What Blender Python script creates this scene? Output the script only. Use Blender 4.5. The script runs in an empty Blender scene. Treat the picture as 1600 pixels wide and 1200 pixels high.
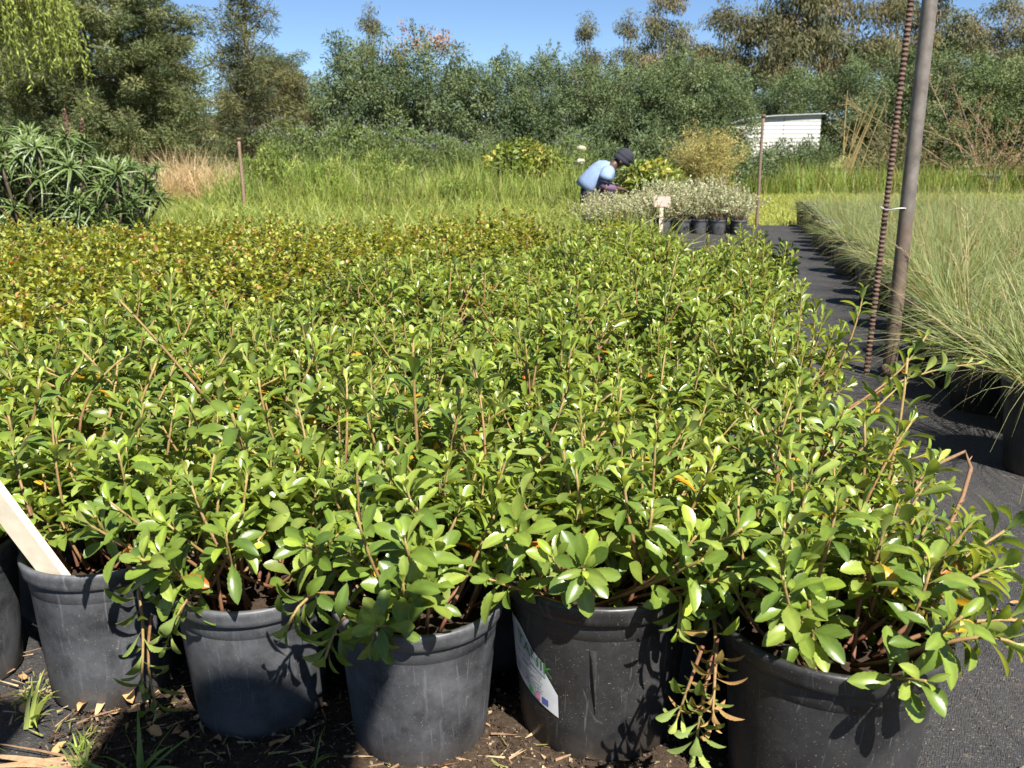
import bpy, math, random
import numpy as np
from mathutils import Vector, Matrix, noise

# ------------------------------------------------------------------ camera, sky, sun, exposure
scene = bpy.context.scene
col = scene.collection
R = math.radians

cam_data = bpy.data.cameras.new('camera')
cam_data.sensor_width = 36.0
cam_data.lens = 36.0 * 1450 / 1600
cam_data.clip_start = 0.02
cam_data.clip_end = 2000
cam_data.dof.use_dof = True
cam_data.dof.focus_distance = 1.9
cam_data.dof.aperture_fstop = 11.0
camera = bpy.data.objects.new('camera', cam_data)
col.objects.link(camera)
camera.location = (0, 0, 1.0)
camera.rotation_euler = (R(90 - 14.5), 0, 0)
scene.camera = camera

SUN_AZ = 26.0        # degrees to the right of straight behind the camera
SUN_EL = 50.0
sun_from = Vector((math.sin(R(SUN_AZ)) * math.cos(R(SUN_EL)), -math.cos(R(SUN_AZ)) * math.cos(R(SUN_EL)), math.sin(R(SUN_EL))))
world = bpy.data.worlds.new('World')
scene.world = world
world.use_nodes = True
wn = world.node_tree
wn.nodes.clear()
w_out = wn.nodes.new('ShaderNodeOutputWorld')
w_bg = wn.nodes.new('ShaderNodeBackground')
w_sky = wn.nodes.new('ShaderNodeTexSky')
w_sky.sky_type = 'NISHITA'
w_sky.sun_disc = False
w_sky.sun_elevation = R(SUN_EL)
w_sky.sun_rotation = R(180 - SUN_AZ)
w_sky.altitude = 3200
w_sky.air_density = 1.0
w_sky.dust_density = 0.15
w_sky.ozone_density = 5.0
w_bg.inputs['Strength'].default_value = 0.050
wn.links.new(w_sky.outputs[0], w_bg.inputs[0])
wn.links.new(w_bg.outputs[0], w_out.inputs[0])

sun_data = bpy.data.lights.new('sun', 'SUN')
sun_data.energy = 5.0
sun_data.angle = R(0.53)
sun_data.color = (1.0, 0.94, 0.84)
sun = bpy.data.objects.new('sun', sun_data)
col.objects.link(sun)
sun.rotation_euler = sun_from.to_track_quat('Z', 'Y').to_euler()

vs = scene.view_settings
vs.view_transform = 'Standard'
vs.look = 'None'
vs.exposure = 1.46
vs.gamma = 1.0
vs.use_curve_mapping = False
scene.cycles.use_denoising = True
scene.cycles.max_bounces = 6
scene.cycles.transparent_max_bounces = 8

rng = np.random.default_rng(11)
random.seed(11)

# ------------------------------------------------------------------ mesh helpers
def nrm(a):
    return a / np.maximum(np.linalg.norm(a, axis=-1, keepdims=True), 1e-9)

def basis(d, n):
    """rows of unit directions d and rough normals n -> (N,3,3) matrices with columns width, length, normal"""
    y = nrm(d)
    x = nrm(np.cross(y, n))
    z = np.cross(x, y)
    return np.stack([x, y, z], axis=-1)

class Geo:
    """collects triangles with a colour per vertex; build() links them as one mesh object"""
    def __init__(self):
        self.v, self.f, self.c, self.n = [], [], [], 0
    def add(self, v, f, c):
        v = np.asarray(v, float).reshape(-1, 3)
        f = np.asarray(f, int).reshape(-1, 3)
        c = np.asarray(c, float)
        if c.ndim == 1:
            c = np.tile(c[:3], (len(v), 1))
        self.v.append(v); self.f.append(f + self.n); self.c.append(c[:, :3]); self.n += len(v)
    def scatter(self, tpl, M, P, S, C):
        """tpl = (verts, tris, shade); M (N,3,3), P (N,3), S (N,3) scale, C (N,3)"""
        tv, tf, ts = tpl
        N = len(P)
        if N == 0:
            return
        v = tv[None] * S[:, None, :]
        v = np.einsum('nij,nkj->nki', M, v) + P[:, None, :]
        f = tf[None] + (np.arange(N) * len(tv))[:, None, None]
        c = C[:, None, :] * ts[None, :, None]
        self.add(v.reshape(-1, 3), f.reshape(-1, 3), c.reshape(-1, 3))
    def tube(self, pts, rad, c, sides=6, cap=True):
        pts = np.asarray(pts, float)
        n = len(pts)
        rad = np.broadcast_to(np.asarray(rad, float), (n,))
        t = nrm(np.gradient(pts, axis=0))
        ref = np.array([0.31, 0.17, 0.93]) if abs(t[:, 2]).mean() < 0.9 else np.array([0.95, 0.2, 0.1])
        a = nrm(np.cross(t, ref)); b = np.cross(t, a)
        ang = np.arange(sides) / sides * 2 * np.pi
        ring = pts[:, None] + rad[:, None, None] * (np.cos(ang)[None, :, None] * a[:, None] + np.sin(ang)[None, :, None] * b[:, None])
        i = np.arange(n - 1)[:, None] * sides; j = np.arange(sides)[None]; k = (j + 1) % sides
        q = np.stack([i + j, i + k, i + sides + k, i + sides + j], -1).reshape(-1, 4)
        f = np.concatenate([q[:, [0, 1, 2]], q[:, [0, 2, 3]]])
        v = ring.reshape(-1, 3)
        if cap:
            v = np.vstack([v, pts[0], pts[-1]])
            jj = np.arange(sides); kk = (jj + 1) % sides
            f = np.vstack([f, np.stack([kk, jj, np.full(sides, n * sides)], -1),
                           np.stack([(n - 1) * sides + jj, (n - 1) * sides + kk, np.full(sides, n * sides + 1)], -1)])
        c = np.asarray(c, float)
        if c.ndim == 2:
            c = np.repeat(c, sides, axis=0)
            if cap:
                c = np.vstack([c, c[0], c[-1]])
        self.add(v, f, c)
    def lathe(self, prof, c, seg=48, cap_bottom=False):
        prof = np.asarray(prof, float); n = len(prof)
        ang = np.arange(seg) / seg * 2 * np.pi
        v = np.stack([prof[:, 0, None] * np.cos(ang), prof[:, 0, None] * np.sin(ang), np.repeat(prof[:, 1, None], seg, 1)], -1).reshape(-1, 3)
        i = np.arange(n - 1)[:, None] * seg; j = np.arange(seg)[None]; k = (j + 1) % seg
        q = np.stack([i + j, i + k, i + seg + k, i + seg + j], -1).reshape(-1, 4)
        f = np.concatenate([q[:, [0, 1, 2]], q[:, [0, 2, 3]]])
        if cap_bottom:
            jj = np.arange(seg); kk = (jj + 1) % seg
            v = np.vstack([v, [0, 0, prof[0, 1]]])
            f = np.vstack([f, np.stack([kk, jj, np.full(seg, len(v) - 1)], -1)])
        self.add(v, f, c)
    def box(self, lo, hi, c, M=None, p=(0, 0, 0)):
        lo = np.array(lo, float); hi = np.array(hi, float)
        v = np.array([[x, y, z] for x in (lo[0], hi[0]) for y in (lo[1], hi[1]) for z in (lo[2], hi[2])])
        if M is not None:
            v = v @ np.asarray(M).T
        v = v + np.array(p)
        q = [(0, 1, 3, 2), (4, 6, 7, 5), (0, 4, 5, 1), (2, 3, 7, 6), (0, 2, 6, 4), (1, 5, 7, 3)]
        f = [t for a, b, cc, d in q for t in ((a, b, cc), (a, cc, d))]
        self.add(v, f, c)
    def mesh(self, name, material, smooth=True):
        V = np.vstack(self.v); F = np.vstack(self.f); C = np.vstack(self.c)
        me = bpy.data.meshes.new(name)
        me.vertices.add(len(V)); me.vertices.foreach_set('co', V.astype(np.float32).ravel())
        me.loops.add(len(F) * 3); me.loops.foreach_set('vertex_index', F.astype(np.int32).ravel())
        me.polygons.add(len(F))
        me.polygons.foreach_set('loop_start', (np.arange(len(F)) * 3).astype(np.int32))
        me.polygons.foreach_set('use_smooth', np.full(len(F), smooth))
        ca = me.color_attributes.new('Col', 'FLOAT_COLOR', 'POINT')
        ca.data.foreach_set('color', np.hstack([C, np.ones((len(C), 1))]).astype(np.float32).ravel())
        me.materials.append(material)
        me.update(calc_edges=True)
        return me
    def build(self, name, material, parent=None, smooth=True):
        return link(name, self.mesh(name, material, smooth), parent)

MASSES = {'foliage', 'leaves', 'blades', 'flowers', 'crown', 'stems', 'seed_stalks', 'twigs'}   # parts of many pieces too small to pick apart
def link(name, me, parent=None):
    o = bpy.data.objects.new(name, me)
    col.objects.link(o)
    if parent is not None:
        o.parent = parent
        if name in MASSES: o['kind'] = 'stuff'
    return o

def thing(name, label, cat, loc=(0, 0, 0), rz=0.0, group=None):
    o = bpy.data.objects.new(name, None)
    col.objects.link(o)
    o.location = loc; o.rotation_euler = (0, 0, rz); o.empty_display_size = 0.1
    return tag(o, label, cat, group)

def tag(o, label=None, cat=None, group=None, kind=None):
    if label: o['label'] = label
    if cat: o['category'] = cat
    if group: o['group'] = group
    if kind: o['kind'] = kind
    elif cat: o['kind'] = 'thing'
    return o

def copy_tree(o, parent=None):
    c = o.copy(); col.objects.link(c); c.parent = parent
    for ch in list(o.children):
        copy_tree(ch, c)
    return c

# ------------------------------------------------------------------ materials
def new_mat(name):
    m = bpy.data.materials.new(name); m.use_nodes = True
    nt = m.node_tree; nt.nodes.clear()
    out = nt.nodes.new('ShaderNodeOutputMaterial')
    return m, nt, out

def N(nt, t, **kw):
    n = nt.nodes.new(t)
    for k, v in kw.items():
        if k in n.inputs:
            n.inputs[k].default_value = v
        else:
            setattr(n, k, v)
    return n

def mixc(nt, fac, a, b, mode='MIX'):
    m = nt.nodes.new('ShaderNodeMix'); m.data_type = 'RGBA'; m.blend_type = mode
    for sock, val in ((m.inputs[0], fac), (m.inputs[6], a), (m.inputs[7], b)):
        if hasattr(val, 'is_output'):
            nt.links.new(val, sock)
        elif isinstance(val, (int, float)):
            sock.default_value = val
        else:
            sock.default_value = (*val, 1) if len(val) == 3 else val
    return m.outputs[2]

def ramp(nt, sock, p0, p1, c0=(0, 0, 0), c1=(1, 1, 1)):
    r = nt.nodes.new('ShaderNodeValToRGB')
    r.color_ramp.elements[0].position = p0; r.color_ramp.elements[0].color = (*c0, 1)
    r.color_ramp.elements[1].position = p1; r.color_ramp.elements[1].color = (*c1, 1)
    nt.links.new(sock, r.inputs[0])
    return r.outputs[0]

def leaf_mat(name, rough=0.4, trans=0.3, under=(1.0, 1.0, 1.0), spec=0.5, noise_scale=60.0, rand=0.0):
    """foliage: colour from the vertex colours, paler underside, light passing through the blade"""
    m, nt, out = new_mat(name)
    at = N(nt, 'ShaderNodeAttribute', attribute_name='Col')
    geo = N(nt, 'ShaderNodeNewGeometry')
    und = mixc(nt, 1.0, at.outputs['Color'], under, 'MULTIPLY')
    c = mixc(nt, geo.outputs['Backfacing'], at.outputs['Color'], und)
    tc = N(nt, 'ShaderNodeTexCoord')
    nz = N(nt, 'ShaderNodeTexNoise', Scale=noise_scale, Detail=2.0)
    nt.links.new(tc.outputs['Object'], nz.inputs['Vector'])
    c = mixc(nt, 0.55, c, ramp(nt, nz.outputs[0], 0.3, 0.7, (0.62, 0.66, 0.6), (1.25, 1.22, 1.2)), 'MULTIPLY')
    if rand:
        oi = N(nt, 'ShaderNodeObjectInfo')
        c = mixc(nt, rand, c, ramp(nt, oi.outputs['Random'], 0.0, 1.0, (0.52, 0.60, 0.56), (1.32, 1.24, 1.15)), 'MULTIPLY')
    p = N(nt, 'ShaderNodeBsdfPrincipled')
    nt.links.new(c, p.inputs['Base Color'])
    p.inputs['Specular IOR Level'].default_value = spec
    rr = N(nt, 'ShaderNodeMapRange'); rr.inputs[3].default_value = rough; rr.inputs[4].default_value = 0.62
    nt.links.new(geo.outputs['Backfacing'], rr.inputs[0]); nt.links.new(rr.outputs[0], p.inputs['Roughness'])
    tr = N(nt, 'ShaderNodeBsdfTranslucent')
    tcol = mixc(nt, 1.0, c, (1.35, 1.25, 0.45), 'MULTIPLY')
    nt.links.new(tcol, tr.inputs['Color'])
    mx = N(nt, 'ShaderNodeMixShader'); mx.inputs[0].default_value = trans
    nt.links.new(p.outputs[0], mx.inputs[1]); nt.links.new(tr.outputs[0], mx.inputs[2])
    nt.links.new(mx.outputs[0], out.inputs[0])
    return m

def attr_mat(name, rough=0.7, spec=0.3, noise_scale=40.0, amount=0.6, bump=0.0, metal=0.0):
    m, nt, out = new_mat(name)
    at = N(nt, 'ShaderNodeAttribute', attribute_name='Col')
    tc = N(nt, 'ShaderNodeTexCoord')
    nz = N(nt, 'ShaderNodeTexNoise', Scale=noise_scale, Detail=5.0, Roughness=0.65)
    nt.links.new(tc.outputs['Object'], nz.inputs['Vector'])
    c = mixc(nt, amount, at.outputs['Color'], ramp(nt, nz.outputs[0], 0.28, 0.72, (0.45, 0.43, 0.42), (1.4, 1.4, 1.4)), 'MULTIPLY')
    p = N(nt, 'ShaderNodeBsdfPrincipled', Roughness=rough, Metallic=metal)
    p.inputs['Specular IOR Level'].default_value = spec
    nt.links.new(c, p.inputs['Base Color'])
    if bump:
        b = N(nt, 'ShaderNodeBump', Strength=bump, Distance=0.004)
        nt.links.new(nz.outputs[0], b.inputs['Height']); nt.links.new(b.outputs[0], p.inputs['Normal'])
    nt.links.new(p.outputs[0], out.inputs[0])
    return m

def plastic_mat(name, base, dust, rough, dust_amt):
    """black nursery plastic: grey dust bloom, vertical streaks, pale scratches and specks"""
    m, nt, out = new_mat(name)
    tc = N(nt, 'ShaderNodeTexCoord')
    oi = N(nt, 'ShaderNodeObjectInfo')
    add = N(nt, 'ShaderNodeVectorMath', operation='ADD')
    nt.links.new(tc.outputs['Object'], add.inputs[0]); nt.links.new(oi.outputs['Random'], add.inputs[1])
    n1 = N(nt, 'ShaderNodeTexNoise', Scale=9.0, Detail=6.0, Roughness=0.7)
    nt.links.new(add.outputs[0], n1.inputs['Vector'])
    c = mixc(nt, ramp(nt, n1.outputs[0], 0.35, 0.72, (0, 0, 0), (dust_amt,) * 3), base, dust)
    mp = N(nt, 'ShaderNodeMapping'); mp.inputs['Scale'].default_value = (70, 70, 5)
    mp.inputs['Rotation'].default_value = (0.3, 0.2, 0)
    nt.links.new(add.outputs[0], mp.inputs['Vector'])
    n2 = N(nt, 'ShaderNodeTexNoise', Scale=1.0, Detail=3.0)
    nt.links.new(mp.outputs[0], n2.inputs['Vector'])
    c = mixc(nt, ramp(nt, n2.outputs[0], 0.62, 0.78, (0, 0, 0), (0.55 * dust_amt,) * 3), c, tuple(min(1, d * 1.7) for d in dust))
    for rot, sc in (((0.6, 0.9, 0.3), (9, 260, 9)), ((1.3, 0.2, 0.8), (260, 7, 12))):
        ms = N(nt, 'ShaderNodeMapping'); ms.inputs['Scale'].default_value = sc; ms.inputs['Rotation'].default_value = rot
        nt.links.new(add.outputs[0], ms.inputs['Vector'])
        ns = N(nt, 'ShaderNodeTexNoise', Scale=1.0, Detail=2.0); nt.links.new(ms.outputs[0], ns.inputs['Vector'])
        c = mixc(nt, ramp(nt, ns.outputs[0], 0.67, 0.73, (0, 0, 0), (0.32, 0.32, 0.32)), c, (0.15, 0.15, 0.155))
    nm = N(nt, 'ShaderNodeTexNoise', Scale=26.0, Detail=7.0, Roughness=0.75); nt.links.new(add.outputs[0], nm.inputs['Vector'])
    c = mixc(nt, ramp(nt, nm.outputs[0], 0.60, 0.74, (0, 0, 0), (0.5, 0.5, 0.5)), c, (0.14, 0.125, 0.105))
    n3 = N(nt, 'ShaderNodeTexNoise', Scale=330.0, Detail=1.0)
    nt.links.new(add.outputs[0], n3.inputs['Vector'])
    c = mixc(nt, ramp(nt, n3.outputs[0], 0.70, 0.76, (0, 0, 0), (0.5, 0.5, 0.5)), c, (0.26, 0.24, 0.20))
    sep = N(nt, 'ShaderNodeSeparateXYZ'); nt.links.new(tc.outputs['Object'], sep.inputs[0])
    low = ramp(nt, sep.outputs['Z'], 0.0, 0.06, (0.65, 0.65, 0.65), (0, 0, 0))
    n4 = mixc(nt, 1.0, low, n1.outputs[0], 'MULTIPLY')
    c = mixc(nt, n4, c, (0.12, 0.095, 0.065))
    p = N(nt, 'ShaderNodeBsdfPrincipled', Roughness=rough)
    p.inputs['Specular IOR Level'].default_value = 0.45
    nt.links.new(c, p.inputs['Base Color'])
    rg = ramp(nt, n1.outputs[0], 0.3, 0.75, (rough,) * 3, (min(1, rough + 0.3),) * 3)
    nt.links.new(rg, p.inputs['Roughness'])
    b = N(nt, 'ShaderNodeBump', Strength=0.25, Distance=0.003)
    nt.links.new(n1.outputs[0], b.inputs['Height']); nt.links.new(b.outputs[0], p.inputs['Normal'])
    nt.links.new(p.outputs[0], out.inputs[0])
    return m

M_LEAF = leaf_mat('glossy_leaf', rough=0.33, trans=0.36, under=(1.5, 1.32, 1.9), noise_scale=45, rand=0.0)
M_LEAF_ONE = leaf_mat('glossy_leaf_single', rough=0.31, trans=0.36, under=(1.5, 1.32, 1.9), noise_scale=2.5, rand=0.55)
M_SMALL = leaf_mat('rounded_leaf', rough=0.45, trans=0.30, under=(1.2, 1.15, 1.2))
M_GRASS = leaf_mat('grass_blade', rough=0.5, trans=0.35, noise_scale=8)
M_TREE = leaf_mat('tree_foliage', rough=0.68, trans=0.25, noise_scale=1.2, spec=0.18)
M_ALOE = leaf_mat('aloe_leaf', rough=0.42, trans=0.08, noise_scale=6)
M_STEM = attr_mat('stem_bark', 0.65, 0.35, 160, 0.6)
M_BARK = attr_mat('tree_bark', 0.85, 0.2, 9, 0.7, 0.6)
M_SOIL = attr_mat('potting_soil', 0.95, 0.15, 120, 0.9, 1.0)
M_LITTER = attr_mat('dry_leaf', 0.75, 0.25, 90, 0.6)
M_POT = plastic_mat('black_pot_plastic', (0.020, 0.021, 0.024), (0.085, 0.090, 0.102), 0.42, 0.95)
M_POT_NEW = plastic_mat('shiny_black_pot_plastic', (0.012, 0.012, 0.013), (0.055, 0.055, 0.058), 0.30, 0.55)
M_RIM = plastic_mat('pot_rim_plastic', (0.030, 0.032, 0.036), (0.13, 0.135, 0.15), 0.38, 0.95)
M_PLAIN = attr_mat('matt_paint', 0.6, 0.3, 20, 0.25)
M_WOOD = attr_mat('pale_wood', 0.6, 0.3, 30, 0.25, 0.1)
M_STEEL = attr_mat('weathered_steel', 0.5, 0.5, 14, 0.8, 0.15, 0.25)
M_RUST = attr_mat('rusty_steel', 0.8, 0.3, 60, 0.9, 0.4)
M_CLOTH = attr_mat('cloth', 0.9, 0.15, 14, 0.35)
M_SKIN = attr_mat('skin', 0.5, 0.4, 20, 0.2)

# ------------------------------------------------------------------ ground
def ground_mat():
    m, nt, out = new_mat('rough_grass_ground')
    tc = N(nt, 'ShaderNodeTexCoord')
    n1 = N(nt, 'ShaderNodeTexNoise', Scale=0.9, Detail=6.0, Roughness=0.7)
    n2 = N(nt, 'ShaderNodeTexNoise', Scale=14.0, Detail=6.0, Roughness=0.7)
    for n in (n1, n2): nt.links.new(tc.outputs['Object'], n.inputs['Vector'])
    c = mixc(nt, ramp(nt, n1.outputs[0], 0.35, 0.65), (0.13, 0.17, 0.035), (0.24, 0.22, 0.07))
    c = mixc(nt, 0.7, c, ramp(nt, n2.outputs[0], 0.3, 0.7, (0.45, 0.45, 0.4), (1.4, 1.4, 1.3)), 'MULTIPLY')
    p = N(nt, 'ShaderNodeBsdfPrincipled', Roughness=0.95)
    nt.links.new(c, p.inputs['Base Color'])
    b = N(nt, 'ShaderNodeBump', Strength=0.8, Distance=0.05)
    nt.links.new(n2.outputs[0], b.inputs['Height']); nt.links.new(b.outputs[0], p.inputs['Normal'])
    nt.links.new(p.outputs[0], out.inputs[0])
    return m

def weedmat_mat():
    """black woven ground cover with grit and dried mud on it"""
    m, nt, out = new_mat('woven_ground_cover')
    tc = N(nt, 'ShaderNodeTexCoord')
    ws = []
    for sc in ((420, 70, 1), (70, 420, 1)):
        mr = N(nt, 'ShaderNodeMapping'); mr.inputs['Rotation'].default_value = (0, 0, R(28))
        mp = N(nt, 'ShaderNodeMapping'); mp.inputs['Scale'].default_value = sc
        nt.links.new(tc.outputs['Object'], mr.inputs['Vector']); nt.links.new(mr.outputs[0], mp.inputs['Vector'])
        w = N(nt, 'ShaderNodeTexNoise', Scale=1.0, Detail=2.0); nt.links.new(mp.outputs[0], w.inputs['Vector'])
        ws.append(ramp(nt, w.outputs[0], 0.32, 0.68))
    weave = N(nt, 'ShaderNodeMath', operation='MULTIPLY'); nt.links.new(ws[0], weave.inputs[0]); nt.links.new(ws[1], weave.inputs[1])
    c = mixc(nt, weave.outputs[0], (0.012, 0.012, 0.014), (0.056, 0.057, 0.061))
    n1 = N(nt, 'ShaderNodeTexNoise', Scale=3.0, Detail=8.0, Roughness=0.75)
    n2 = N(nt, 'ShaderNodeTexNoise', Scale=150.0, Detail=3.0, Roughness=0.8)
    n3 = N(nt, 'ShaderNodeTexNoise', Scale=16.0, Detail=7.0, Roughness=0.75)
    for n in (n1, n2, n3): nt.links.new(tc.outputs['Object'], n.inputs['Vector'])
    c = mixc(nt, ramp(nt, n1.outputs[0], 0.40, 0.75, (0, 0, 0), (0.55, 0.55, 0.55)), c, (0.062, 0.057, 0.050))
    c = mixc(nt, ramp(nt, n3.outputs[0], 0.60, 0.72, (0, 0, 0), (0.8, 0.8, 0.8)), c, (0.15, 0.115, 0.08))
    c = mixc(nt, ramp(nt, n2.outputs[0], 0.60, 0.70, (0, 0, 0), (0.75, 0.75, 0.75)), c, (0.24, 0.20, 0.15))
    p = N(nt, 'ShaderNodeBsdfPrincipled', Roughness=0.72)
    nt.links.new(c, p.inputs['Base Color'])
    mw = N(nt, 'ShaderNodeMapping'); mw.inputs['Scale'].default_value = (16, 2.2, 1); mw.inputs['Rotation'].default_value = (0, 0, R(40))
    nt.links.new(tc.outputs['Object'], mw.inputs['Vector'])
    wr = N(nt, 'ShaderNodeTexNoise', Scale=1.0, Detail=4.0); nt.links.new(mw.outputs[0], wr.inputs['Vector'])
    bw = N(nt, 'ShaderNodeBump', Strength=0.7, Distance=0.03); nt.links.new(wr.outputs[0], bw.inputs['Height'])
    hsum = N(nt, 'ShaderNodeMath', operation='ADD'); nt.links.new(weave.outputs[0], hsum.inputs[0]); nt.links.new(n3.outputs[0], hsum.inputs[1])
    b = N(nt, 'ShaderNodeBump', Strength=0.6, Distance=0.006)
    nt.links.new(bw.outputs[0], b.inputs['Normal'])
    nt.links.new(hsum.outputs[0], b.inputs['Height']); nt.links.new(b.outputs[0], p.inputs['Normal'])
    nt.links.new(p.outputs[0], out.inputs[0])
    return m

def grid_sheet(name, x0, x1, y0, y1, nx, ny, zfun, material):
    xs = np.linspace(x0, x1, nx); ys = np.linspace(y0, y1, ny)
    X, Y = np.meshgrid(xs, ys)
    Z = np.vectorize(zfun)(X, Y)
    g = Geo()
    i = (np.arange(ny - 1)[:, None] * nx + np.arange(nx - 1)[None]).ravel()
    f = np.vstack([np.stack([i, i + 1, i + nx + 1], -1), np.stack([i, i + nx + 1, i + nx], -1)])
    g.add(np.stack([X, Y, Z], -1).reshape(-1, 3), f, (0.1, 0.1, 0.1))
    return g.build(name, material)

g = Geo()
g.add([(-600, -600, -0.012), (600, -600, -0.012), (600, 900, -0.012), (-600, 900, -0.012)], [(0, 1, 2), (0, 2, 3)], (0.1, 0.1, 0.1))
tag(g.build('ground', ground_mat()), kind='structure')
# woven ground cover over the pot standing area, with low wrinkles
def mat_z(x, y):
    return 0.001 + 0.004 * (1 + noise.noise((x * 3, y * 3, 0))) + 0.003 * max(0, noise.noise((x * 14, y * 4, 3)))
tag(grid_sheet('ground_cover_fabric', -8, 12, -3, 11.9, 200, 160, mat_z, weedmat_mat()), kind='structure')
# soil spilled in front of the front row
def soil_patch():
    g = Geo()
    nx, ny = 150, 90
    xs = np.linspace(-0.80, 0.62, nx); ys = np.linspace(0.92, 1.75, ny)
    V = []
    for y in ys:
        for x in xs:
            e = min(1.0, (0.30 - abs(y - (1.36 - 0.22 * (x + 0.1)))) / 0.16 + 0.6 * noise.noise((x * 5, y * 5, 1.0)))
            e = min(e, (0.60 - x) / 0.12, (x + 0.78) / 0.14 + 0.5 * noise.noise((x * 6, y * 6, 8)))
            zz = 0.0155 * max(-0.9, e) + 0.006 * noise.noise((x * 22, y * 22, 4)) + 0.005 * noise.noise((x * 60, y * 60, 9)) + 0.003 * noise.noise((x * 130, y * 130, 5))
            if e <= 0: zz = min(zz, -0.004)
            V.append((x, y, zz))
    i = (np.arange(ny - 1)[:, None] * nx + np.arange(nx - 1)[None]).ravel()
    f = np.vstack([np.stack([i, i + 1, i + nx + 1], -1), np.stack([i, i + nx + 1, i + nx], -1)])
    g.add(V, f, (0.045, 0.032, 0.022))
    return g.build('soil_patch', M_SOIL)
tag(soil_patch(), kind='structure')

# crumbs of soil and bark in front of the pots
def crumbs():
    g = Geo()
    tv = np.array([(1, 0, 0), (-1, 0, 0), (0, 1, 0), (0, -1, 0), (0, 0, 1), (0, 0, -1)], float)
    tf = np.array([(0, 2, 4), (2, 1, 4), (1, 3, 4), (3, 0, 4), (2, 0, 5), (1, 2, 5), (3, 1, 5), (0, 3, 5)])
    n = 14000
    x = rng.uniform(-0.8, 0.66, n); y = 1.36 - 0.22 * (x + 0.1) + rng.normal(0, 0.13, n)
    k = rng.random(n) < 0.22
    x[k] = rng.uniform(0.5, 1.3, k.sum()); y[k] = rng.uniform(1.0, 2.6, k.sum())
    P = np.stack([x, y, np.where(k, 0.009, 0.0165)], -1)
    d = nrm(rng.normal(size=(n, 3))); M = basis(d, rng.normal(size=(n, 3)))
    S = rng.uniform(0.0010, 0.0050, (n, 1)) * rng.uniform(0.3, 1.3, (n, 3))
    S[k] *= 0.38
    C = np.array([0.06, 0.042, 0.03]) * rng.uniform(0.35, 1.6, (n, 1))
    pale = rng.random(n) < 0.10
    C[pale] = np.array([0.26, 0.20, 0.13]) * rng.uniform(0.6, 1.2, (pale.sum(), 1))
    g.scatter((tv, tf, np.ones(6)), M, P, S, C)
    return g.build('soil_crumbs', M_SOIL, smooth=False)
tag(crumbs(), 'dark soil crumbs and bark bits scattered before the front pots', 'soil crumbs', kind='stuff')

# ------------------------------------------------------------------ leaf templates (length along +y, width along x, face +z)
WS = ([0, 0.10, 0.25, 0.40, 0.55, 0.70, 0.84, 0.94, 1.0], [0.10, 0.13, 0.30, 0.60, 0.88, 1.0, 0.90, 0.62, 0.0])
def tpl_toothed(curl=0.25, fold=0.14, teeth=6, twist=0.0):
    st = [0.0, 0.14, 0.30]; out_ = [0.5 * np.interp(x, *WS) for x in st]
    for k in range(teeth):
        s = 0.42 + 0.51 * k / (teeth - 1)
        st += [s - 0.012, s + 0.035]; out_ += [0.5 * np.interp(s - 0.012, *WS) * 0.97, 0.5 * np.interp(s + 0.035, *WS) * 1.05 + 0.010]
    st += [1.0]
    V = []; sh = []
    for i, s in enumerate(st[:-1]):
        w = out_[i]
        z = -curl * s * s + 0.05 * math.sin(s * 3)
        for sx in (-1, 0, 1):
            V.append((sx * w, s, z + (fold * w if sx else 0) + twist * sx * w * s)); sh.append(1.16 if sx == 0 else 0.97)
    V.append((0, 1.0, -curl + 0.05 * math.sin(3))); sh.append(1.0)
    F = []
    m = len(st) - 1
    for i in range(m - 1):
        a = i * 3; b = a + 3
        F += [(a, a + 1, b + 1), (a, b + 1, b), (a + 1, a + 2, b + 2), (a + 1, b + 2, b + 1)]
    t = m * 3; a = (m - 1) * 3
    F += [(a, a + 1, t), (a + 1, a + 2, t)]
    return np.array(V), np.array(F), np.array(sh)

def tpl_leaf(curl=0.25, fold=0.15, wide=(0.18, 0.45, 0.46)):
    st = [0.0, 0.28, 0.6, 0.84]; ws = [0.05, wide[0], wide[1], wide[2]]
    V = []; sh = []
    for s, w in zip(st, ws):
        z = -curl * s * s
        for sx in (-1, 0, 1):
            V.append((sx * w, s, z + (fold * w if sx else 0))); sh.append(1.15 if sx == 0 else 0.96)
    V.append((0, 1, -curl)); sh.append(1.0)
    F = []
    for i in range(3):
        a = i * 3; b = a + 3
        F += [(a, a + 1, b + 1), (a, b + 1, b), (a + 1, a + 2, b + 2), (a + 1, b + 2, b + 1)]
    F += [(9, 10, 12), (10, 11, 12)]
    return np.array(V), np.array(F), np.array(sh)

TPL_QUAD = (np.array([(0, 0, 0), (-0.5, 0.5, 0.06), (0.5, 0.5, 0.06), (0, 1, -0.06)]), np.array([(0, 2, 1), (1, 2, 3)]), np.ones(4))
TPL_SPRAY = (np.array([(-0.25, 0, 0), (0.25, 0, 0), (0.5, 0.45, 0.02), (-0.5, 0.45, 0.02), (0, 1, -0.05)]),
             np.array([(0, 1, 2), (0, 2, 3), (3, 2, 4)]), np.ones(5))

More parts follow.
